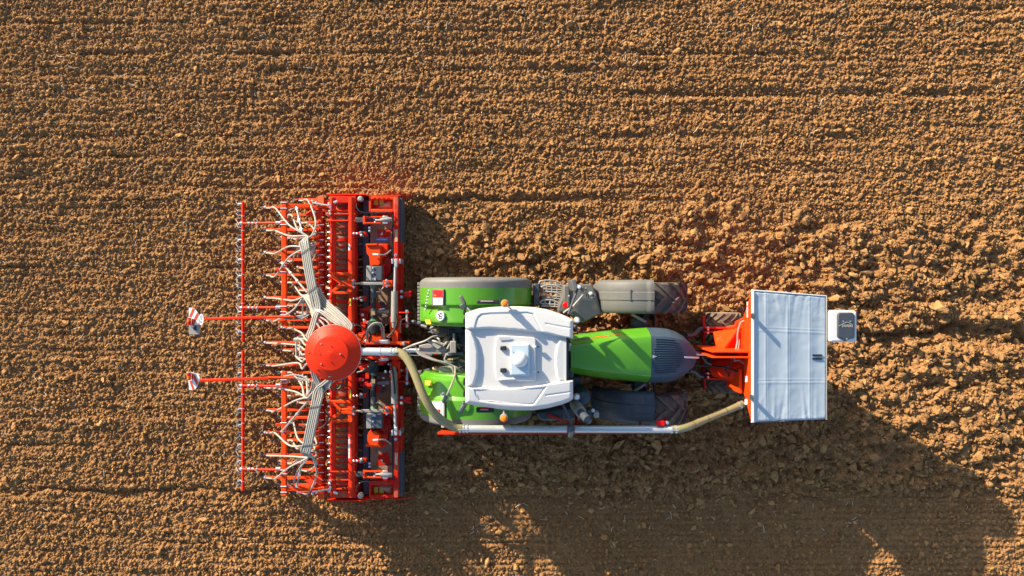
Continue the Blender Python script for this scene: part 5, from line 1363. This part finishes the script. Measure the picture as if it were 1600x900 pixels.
    # lower link brackets
    for yy in (488.5, 506):
        fb(623, yy - 1.2, 639.5, yy + 1.2, .86, .5, 'red', 'link_bracket', bevel=.005)
    fb(624, 497.5, 639, 499.5, .84, .55, 'red_dark', 'link_bracket', bevel=.005)
    rod(W(636, f(486.5), .82), W(636, f(508.5), .82), .026, 'pipe', 'link_pin', n=12)
    for yy in (486.3, 509):
        m = MB(); m.lathe([(.032, -.03), (.032, .02), (.001, .03)], W(636, f(yy), .84), 'z', 10); m.build('pin_head', 'steel', drill)
    # central gussets and hinge brackets
    fb(609, 495, 613, 519, 1.0, .5, 'orange' if not s else 'red', 'hinge_plate'); fb(621, 494, 625, 520, 1.0, .5, 'orange' if not s else 'red', 'hinge_plate')
    fb(563, 484, 575, 500, .78, .5, 'red_dark', 'inner_bracket'); m = MB(); m.plate([W(562, f(483), .85), W(572, f(481), .85), W(590, f(470), .8), W(597, f(480), .8), W(578, f(488), .82)], .02); m.build('inner_gusset', 'red_dusty', drill)
    m = MB(); m.lathe([(.03, -.02), (.03, .012), (.001, .02)], W(566.5, f(492), .83), 'z', 10); m.build('bolt_head', 'steel', drill)
    rod(W(590, f(487), .80), W(608, f(487.5), .80), .04, 'castgrey', 'hinge_pin', n=14)
    for yy in (482.5, 494.5): block(596.5, f(yy) - 1.2, 601, f(yy) + 1.2, .88, .8, 'steel', 'pin_lock', bevel=.006)
    m = MB(); m.lathe([(.07, -.02), (.07, .02), (.001, .022)], W(596.5, f(476.5), .60), 'z', 18); m.build('rotor_cap', 'iron', drill)
    m = MB(); m.tube(spline([W(588, f(456), .98), W(594, f(455), 1.0), W(599, f(449), 1.0), W(602, f(446), 1.0)], 5), .013, 6); m.build('hydraulic_hose', 'castgrey', drill)
    for k in range(18):                              # rotor tines, seen in the gap behind the housing
        y = 322 + k * 12; m = MB(); m.bar(W(560, f(y), .26), W(566, f(y - 1.2), .30), .03, .02); m.build('rotor_tine', 'tan' if k % 3 else 'red_dark', drill)
# stickers
m = MB(); m.bpx(587, 371, 606.5, 377, .562, .54); st_ = m.build('sticker', 'blue', drill)
block(588.2, 373.2, 604.5, 374.6, .566, .555, 'pipe', 'sticker_band', st_, bevel=0)

# central headstock
block(563, 505, 628, 583, .55, .35, 'red_dark', 'centre_frame', bevel=.02)
for x0, y0, x1, y1, zt, mt_ in ((553, 522, 612, 528, .95, 'orange'), (562, 534, 640, 538.5, 1.05, 'orange'), (612, 514, 622, 534, 1.02, 'orange'), (562, 558, 640, 562, 1.02, 'red'), (612, 558, 622, 576, .98, 'red'), (548, 500, 552, 586, .9, 'red_dark'),
                               (565, 508, 571, 522, .98, 'red'), (556, 566, 600, 571, .9, 'red'), (571, 575, 577, 592, .98, 'red'), (625, 536, 636, 540, 1.15, 'orange'), (590, 510, 598, 520, .9, 'red_dusty'), (600, 540, 608, 556, .9, 'red'), (625, 556, 634, 562, 1.0, 'red')):
    block(x0, y0, x1, y1, zt, zt - .35, mt_, 'headstock_member', bevel=.01)
m = MB(); m.plate([W(556, 524, 1.0), W(577, 519, 1.0), W(604, 530, 1.0), W(590, 534, 1.0), W(560, 533, .98)], .05); m.build('headstock_gusset', 'orange', drill, bevel=.008)
m = MB(); m.plate([W(560, 573, .98), W(600, 560, 1.0), W(612, 561, 1.0), W(604, 566, 1.0), W(566, 581, .98)], .04); m.build('headstock_gusset', 'red', drill, bevel=.008)
m = MB(); m.plate([W(592, 561, 1.06), W(606, 559, 1.06), W(607, 563, 1.06), W(594, 564.5, 1.06)], .03); m.build('link_eye', 'pipe', drill, bevel=.006)
m = MB(); m.lathe([(.04, -.06), (.04, .05), (.02, .09), (.001, .09)], W(631.5, 537, 1.2), 'z', 12); m.build('top_pin', 'steel', drill)
rr_ = random.Random(8)
for k in range(34):
    px, py = rr_.uniform(553, 628), rr_.choice([rr_.uniform(500, 540), rr_.uniform(560, 590)])
    m = MB(); r_ = rr_.uniform(.014, .028); m.lathe([(r_, -.05), (r_, .012), (.001, .024)], W(px, py, rr_.uniform(.92, 1.04)), 'z', 8); m.build('bolt_head', rr_.choice(['steel', 'steel', 'castgrey', 'iron']), drill)
for k in range(12):
    px, py = rr_.uniform(553, 575), rr_.choice([rr_.uniform(498, 530), rr_.uniform(574, 600)])
    w_, h_ = rr_.uniform(3, 8), rr_.uniform(2, 6)
    block(px, py, px + w_, py + h_, rr_.uniform(.85, 1.0), .6, rr_.choice(['red', 'orange', 'red_dark']), 'frame_bracket')
for L_, mt_, r_ in (([(516, 482, 1.1), (523, 479.5, 1.15), (533, 484, 1.2), (540, 496, 1.2), (546, 504, 1.2), (560, 508, 1.25), (574, 516, 1.25), (580, 526, 1.25), (577, 535, 1.25)], 'black', .017),
                    ([(573, 530, 1.2), (573, 517, 1.3), (582, 506, 1.4), (592, 504.5, 1.4), (599, 511, 1.35), (600, 525, 1.25), (601, 532, 1.2)], 'hose', .013), ([(575, 527, 1.2), (576, 515, 1.3), (586, 507, 1.38), (594, 509, 1.35), (597, 520, 1.28), (596, 530, 1.2)], 'castgrey', .013),
                    ([(618, 490, 1.15), (620, 505, 1.2), (614, 518, 1.2), (605, 527, 1.2)], 'black', .016), ([(580, 533, 1.2), (588, 534, 1.25), (597, 532, 1.25), (609, 536, 1.25)], 'castgrey', .016), ([(564, 533, 1.2), (572, 520, 1.25), (579, 522, 1.2), (576, 534, 1.2)], 'black', .016),
                    ([(634, 497, .95), (627, 501, 1.0), (625, 512, 1.0), (626, 520, .95)], 'castgrey', .013), ([(512, 598, 1.05), (518, 606, 1.05), (528, 608, 1.05), (535, 600, 1.05), (536, 590, 1.1)], 'black', .020), ([(566, 560, 1.2), (578, 564, 1.25), (583, 571, 1.2), (572, 578, 1.2), (558, 582, 1.15)], 'black', .018),
                    ([(607, 567, 1.15), (612, 572, 1.2), (614, 582, 1.2), (616, 600, 1.2), (617, 615, 1.15)], 'black', .018), ([(509, 640, .9), (513, 650, .95), (509, 662, .9), (503, 668, .9)], 'black', .016), ([(560, 545, 1.1), (566, 552, 1.15), (575, 555, 1.2), (590, 556, 1.15)], 'black', .015)):
    m = MB(); m.tube(spline([W(*p) for p in L_], 7), r_, 8); m.build('hydraulic_hose', mt_, drill)
block(594, 531, 607, 537, 1.28, 1.1, 'steel', 'valve_block', bevel=.02)

# distributor tower with its conical lid
m = MB(); m.lathe([(.10, .85), (.10, 1.9), (.16, 2.0)], W(517.5, 552, 0) * 0 + Vector((X(517.5, 2.3), Y(552, 2.3), 0)), 'z', 24); m.build('riser_pipe', 'pipe', drill)
rod(W(545, 549, 2.12), Vector((X(517.5, 2.3), Y(552, 2.3), 2.0)), .07, 'pipe', 'inlet_elbow', n=20)
hc = Vector((X(517.5, 2.3), Y(552, 2.3), 2.20))
m = MB(); m.lathe([(.30, -.25), (.44, -.16), (.478, -.05), (.484, -.02), (.484, .0), (.478, .008), (.305, .112), (.300, .126), (.288, .131), (.04, .170), (.02, .173), (.001, .174)], hc, 'z', 64)
head = m.build('distributor_lid', 'red', drill, sharp=12)
m = MB(); m.lathe([(.486, -.045), (.490, -.04), (.490, -.025), (.486, -.02)], hc, 'z', 64); m.build('lid_band', 'steel', head)
for (cx_, cy_, mt_, r_) in ((504, 537, 'steel', .016), (504, 568, 'steel', .016), (534, 552.5, 'steel', .018), (520, 540, 'ink', .01), (502, 552.5, 'ink', .009), (520, 565, 'ink', .010), (484, 552, 'ink', .016), (497.5, 526, 'steel', .012), (497.5, 578, 'ink', .016), (492.5, 518.5, 'ink', .009), (493.5, 585, 'ink', .009)):
    p = W(cx_, cy_, 2.26); d = math.hypot(p.x - hc.x, p.y - hc.y)
    z_ = hc.z + float(np.interp(d, [0, .04, .288, .30, .305, .478], [.174, .170, .131, .126, .112, .008]))
    r_ *= .8; m = MB(); m.lathe([(r_, -.01), (r_, .012), (r_ * .6, .020), (.001, .021)], Vector((p.x, p.y, z_)), 'z', 10); m.build('lid_bolt', mt_, head)
for (cx_, cy_) in ((516, 514.5), (516, 589)):
    m = MB(); p = W(cx_, cy_, 2.24); m.bar(p + Vector((-.03, 0, .0)), p + Vector((.035, 0, .0)), .025, .025); m.build('lid_catch', 'iron', head, bevel=.006)

# seed tubes: gathered into bundles that run to the distributor
def tube_off(q, k, n_wide, d, pitch=.0335):
    """offset of tube k inside a bundle running along d"""
    side = Vector((-d.y, d.x, 0)).normalized()
    return side * ((k % n_wide) - (n_wide - 1) / 2) * pitch + Vector((0, 0, 1)) * (k // n_wide) * -pitch * .95
upper = [c for c in coulters if c[1] < 436]; upmid = [c for c in coulters if 436 <= c[1] < 508]
mid = [c for c in coulters if 508 <= c[1] < 577]; lomid = [c for c in coulters if 577 <= c[1] < 649]; lower = [c for c in coulters if c[1] >= 649]
def start(c):
    x, y = c
    return [W(x + 7, y + 1, .52), W(x + 13, y + 1.3, .60), W(x + 22, y + 1.5, .78)]
def head_end(ang):
    d = Vector((math.cos(ang), math.sin(ang), 0))
    return [hc + d * .56 + Vector((0, 0, -.20)), hc + d * .40 + Vector((0, 0, -.10))]
def seed_tube(pts, parent=drill):
    m = MB(); m.tube(spline(pts, 6), .0165, 8); return m.build('seed_tube', 'hose', parent)
def bundle_run(stn, k, nw):
    out = []
    for i, p in enumerate(stn):
        d = Vector(stn[min(i + 1, len(stn) - 1)]) - Vector(stn[max(i - 1, 0)])
        out.append(Vector(p) + tube_off(None, k, nw, d))
    return out
SU = [W(475, 377, 1.60), W(477.5, 392, 1.66), W(482, 420, 1.71), W(488, 452, 1.76), W(494.5, 481, 1.80)]
SL = [W(477, 708, 1.88), W(480, 695, 1.90), W(485.5, 668, 1.90), W(492.5, 635, 1.88), W(498, 610, 1.84)]
def gather(c, st):
    """how a tube swings from its coulter into the bundle"""
    x, y = c
    s = start(c)
    top = st[0]
    up_ = (Y(y, 1) - top.y)
    mx = s[-1].lerp(top, .55) + Vector((0.02, 0, .14))
    if x > 450: mx += Vector((.22, 0, .06)); 
    app = Vector(top) + Vector((.02 if x < 450 else .10, .10 * (1 if up_ > 0 else -1), -.10))
    return s + [mx, app]
for st, grp, sgn in ((SU, upper, 1), (SL, lower, -1)):
    for k, c in enumerate(grp):
        g0 = gather(c, st); run = bundle_run(st, k, 5)
        f = (lambda v: v) if sgn > 0 else mir
        br = [W(492.5, f(494), 1.86), W(487.5, f(512), 1.92), W(483.5, f(528), 1.98)] if k % 5 in ((0, 1, 2) if sgn < 0 else (2, 3, 4)) else [W(503, f(486), 1.86), W(518, f(498), 1.92), W(533, f(510), 1.98)]
        kk = {0: 0, 1: 1, 2: 0, 3: 1, 4: 2}[k % 5] if sgn > 0 else {0: 0, 1: 1, 2: 2, 3: 0, 4: 1}[k % 5]
        tail = bundle_run(br, kk + 3 * (k // 5), 3)
        seed_tube(g0 + run + tail + [hc + (tail[-1] - hc) * .5 + Vector((0, 0, -.12))])
def ties(st, nw=5):
    for i in (1, 3):
        p, d = Vector(st[i]), (Vector(st[i + 1]) - Vector(st[i - 1])).normalized(); side = Vector((-d.y, d.x, 0)).normalized() * .125
        m = MB(); m.tube([p - side + Vector((0, 0, .024)) + d * .05, p + Vector((0, 0, .027)), p + side + Vector((0, 0, .024)) - d * .05], .006, 5); m.build('cable_tie', 'ink', drill)
ties(SU); ties(SL)
for st, grp, N_, sgn in ((SU, upmid, W(477.5, 463, 1.5), 1), (SL, lomid, W(481, 622, 1.5), -1)):
    for k, c in enumerate(grp):
        s = start(c); p = s[-1].lerp(N_, .6) + Vector((.03, -.06 * sgn, .08))
        o = Vector((.03 * (k % 4) - .04, .02 * (k // 4), -.04 * (k // 4)))
        f = (lambda v: v) if sgn > 0 else mir
        if k % 2: nx_ = [N_ + o] + bundle_run([W(490, f(474), 1.62), W(505, f(483), 1.76), W(524, f(497), 1.86), W(540, f(512), 1.94)], k // 2, 4)
        else: nx_ = [N_ + o] + bundle_run([W(488, f(478), 1.66), W(492, f(492), 1.78), W(500 + 3 * k, f(505), 1.9)], k // 2, 4)
        seed_tube(s + [p] + nx_ + [hc + (nx_[-1] - hc) * .5 + Vector((0, 0, -.12))])
for k, c in enumerate(mid):
    s = start(c); y_ = 520 + k * 11
    seed_tube(s + [W(462 + 3 * (k % 2), c[1] + (4 if k < 3 else -3), 1.2), W(472, y_ + 1, 1.7)] + head_end(math.radians(158 + k * 9)))
# right-hand bundle of tubes into the head
for k in range(6):
    run = bundle_run([W(493, 452, 1.56), W(499, 466, 1.62), W(511, 480, 1.74), W(528, 495, 1.86), W(545, 515, 1.96)], k, 6)
    seed_tube(run + [hc + (run[-1] - hc) * .5 + Vector((0, 0, -.12))])
for k in range(3):
    run = bundle_run([W(499, 622, 1.62), W(505, 609, 1.75), W(514, 600, 1.86)], k, 3)
    seed_tube(run + [hc + (run[-1] - hc) * .5 + Vector((0, 0, -.12))])
# loose tube ends hooking round behind the toolbar
for s in (0, 1):
    f = (lambda v: v) if not s else mir
    for L_ in ([(485, 382, 1.42), (489, 380, 1.45), (492, 385, 1.4), (489, 391, 1.3), (489, 400, 1.1)], [(478, 462, 1.45), (474, 470, 1.4), (473, 485, 1.2), (473, 500, 1.0)], [(480, 466, 1.45), (480, 480, 1.3), (478, 497, 1.1)]):
        seed_tube([W(a, f(b), z) for a, b, z in L_])
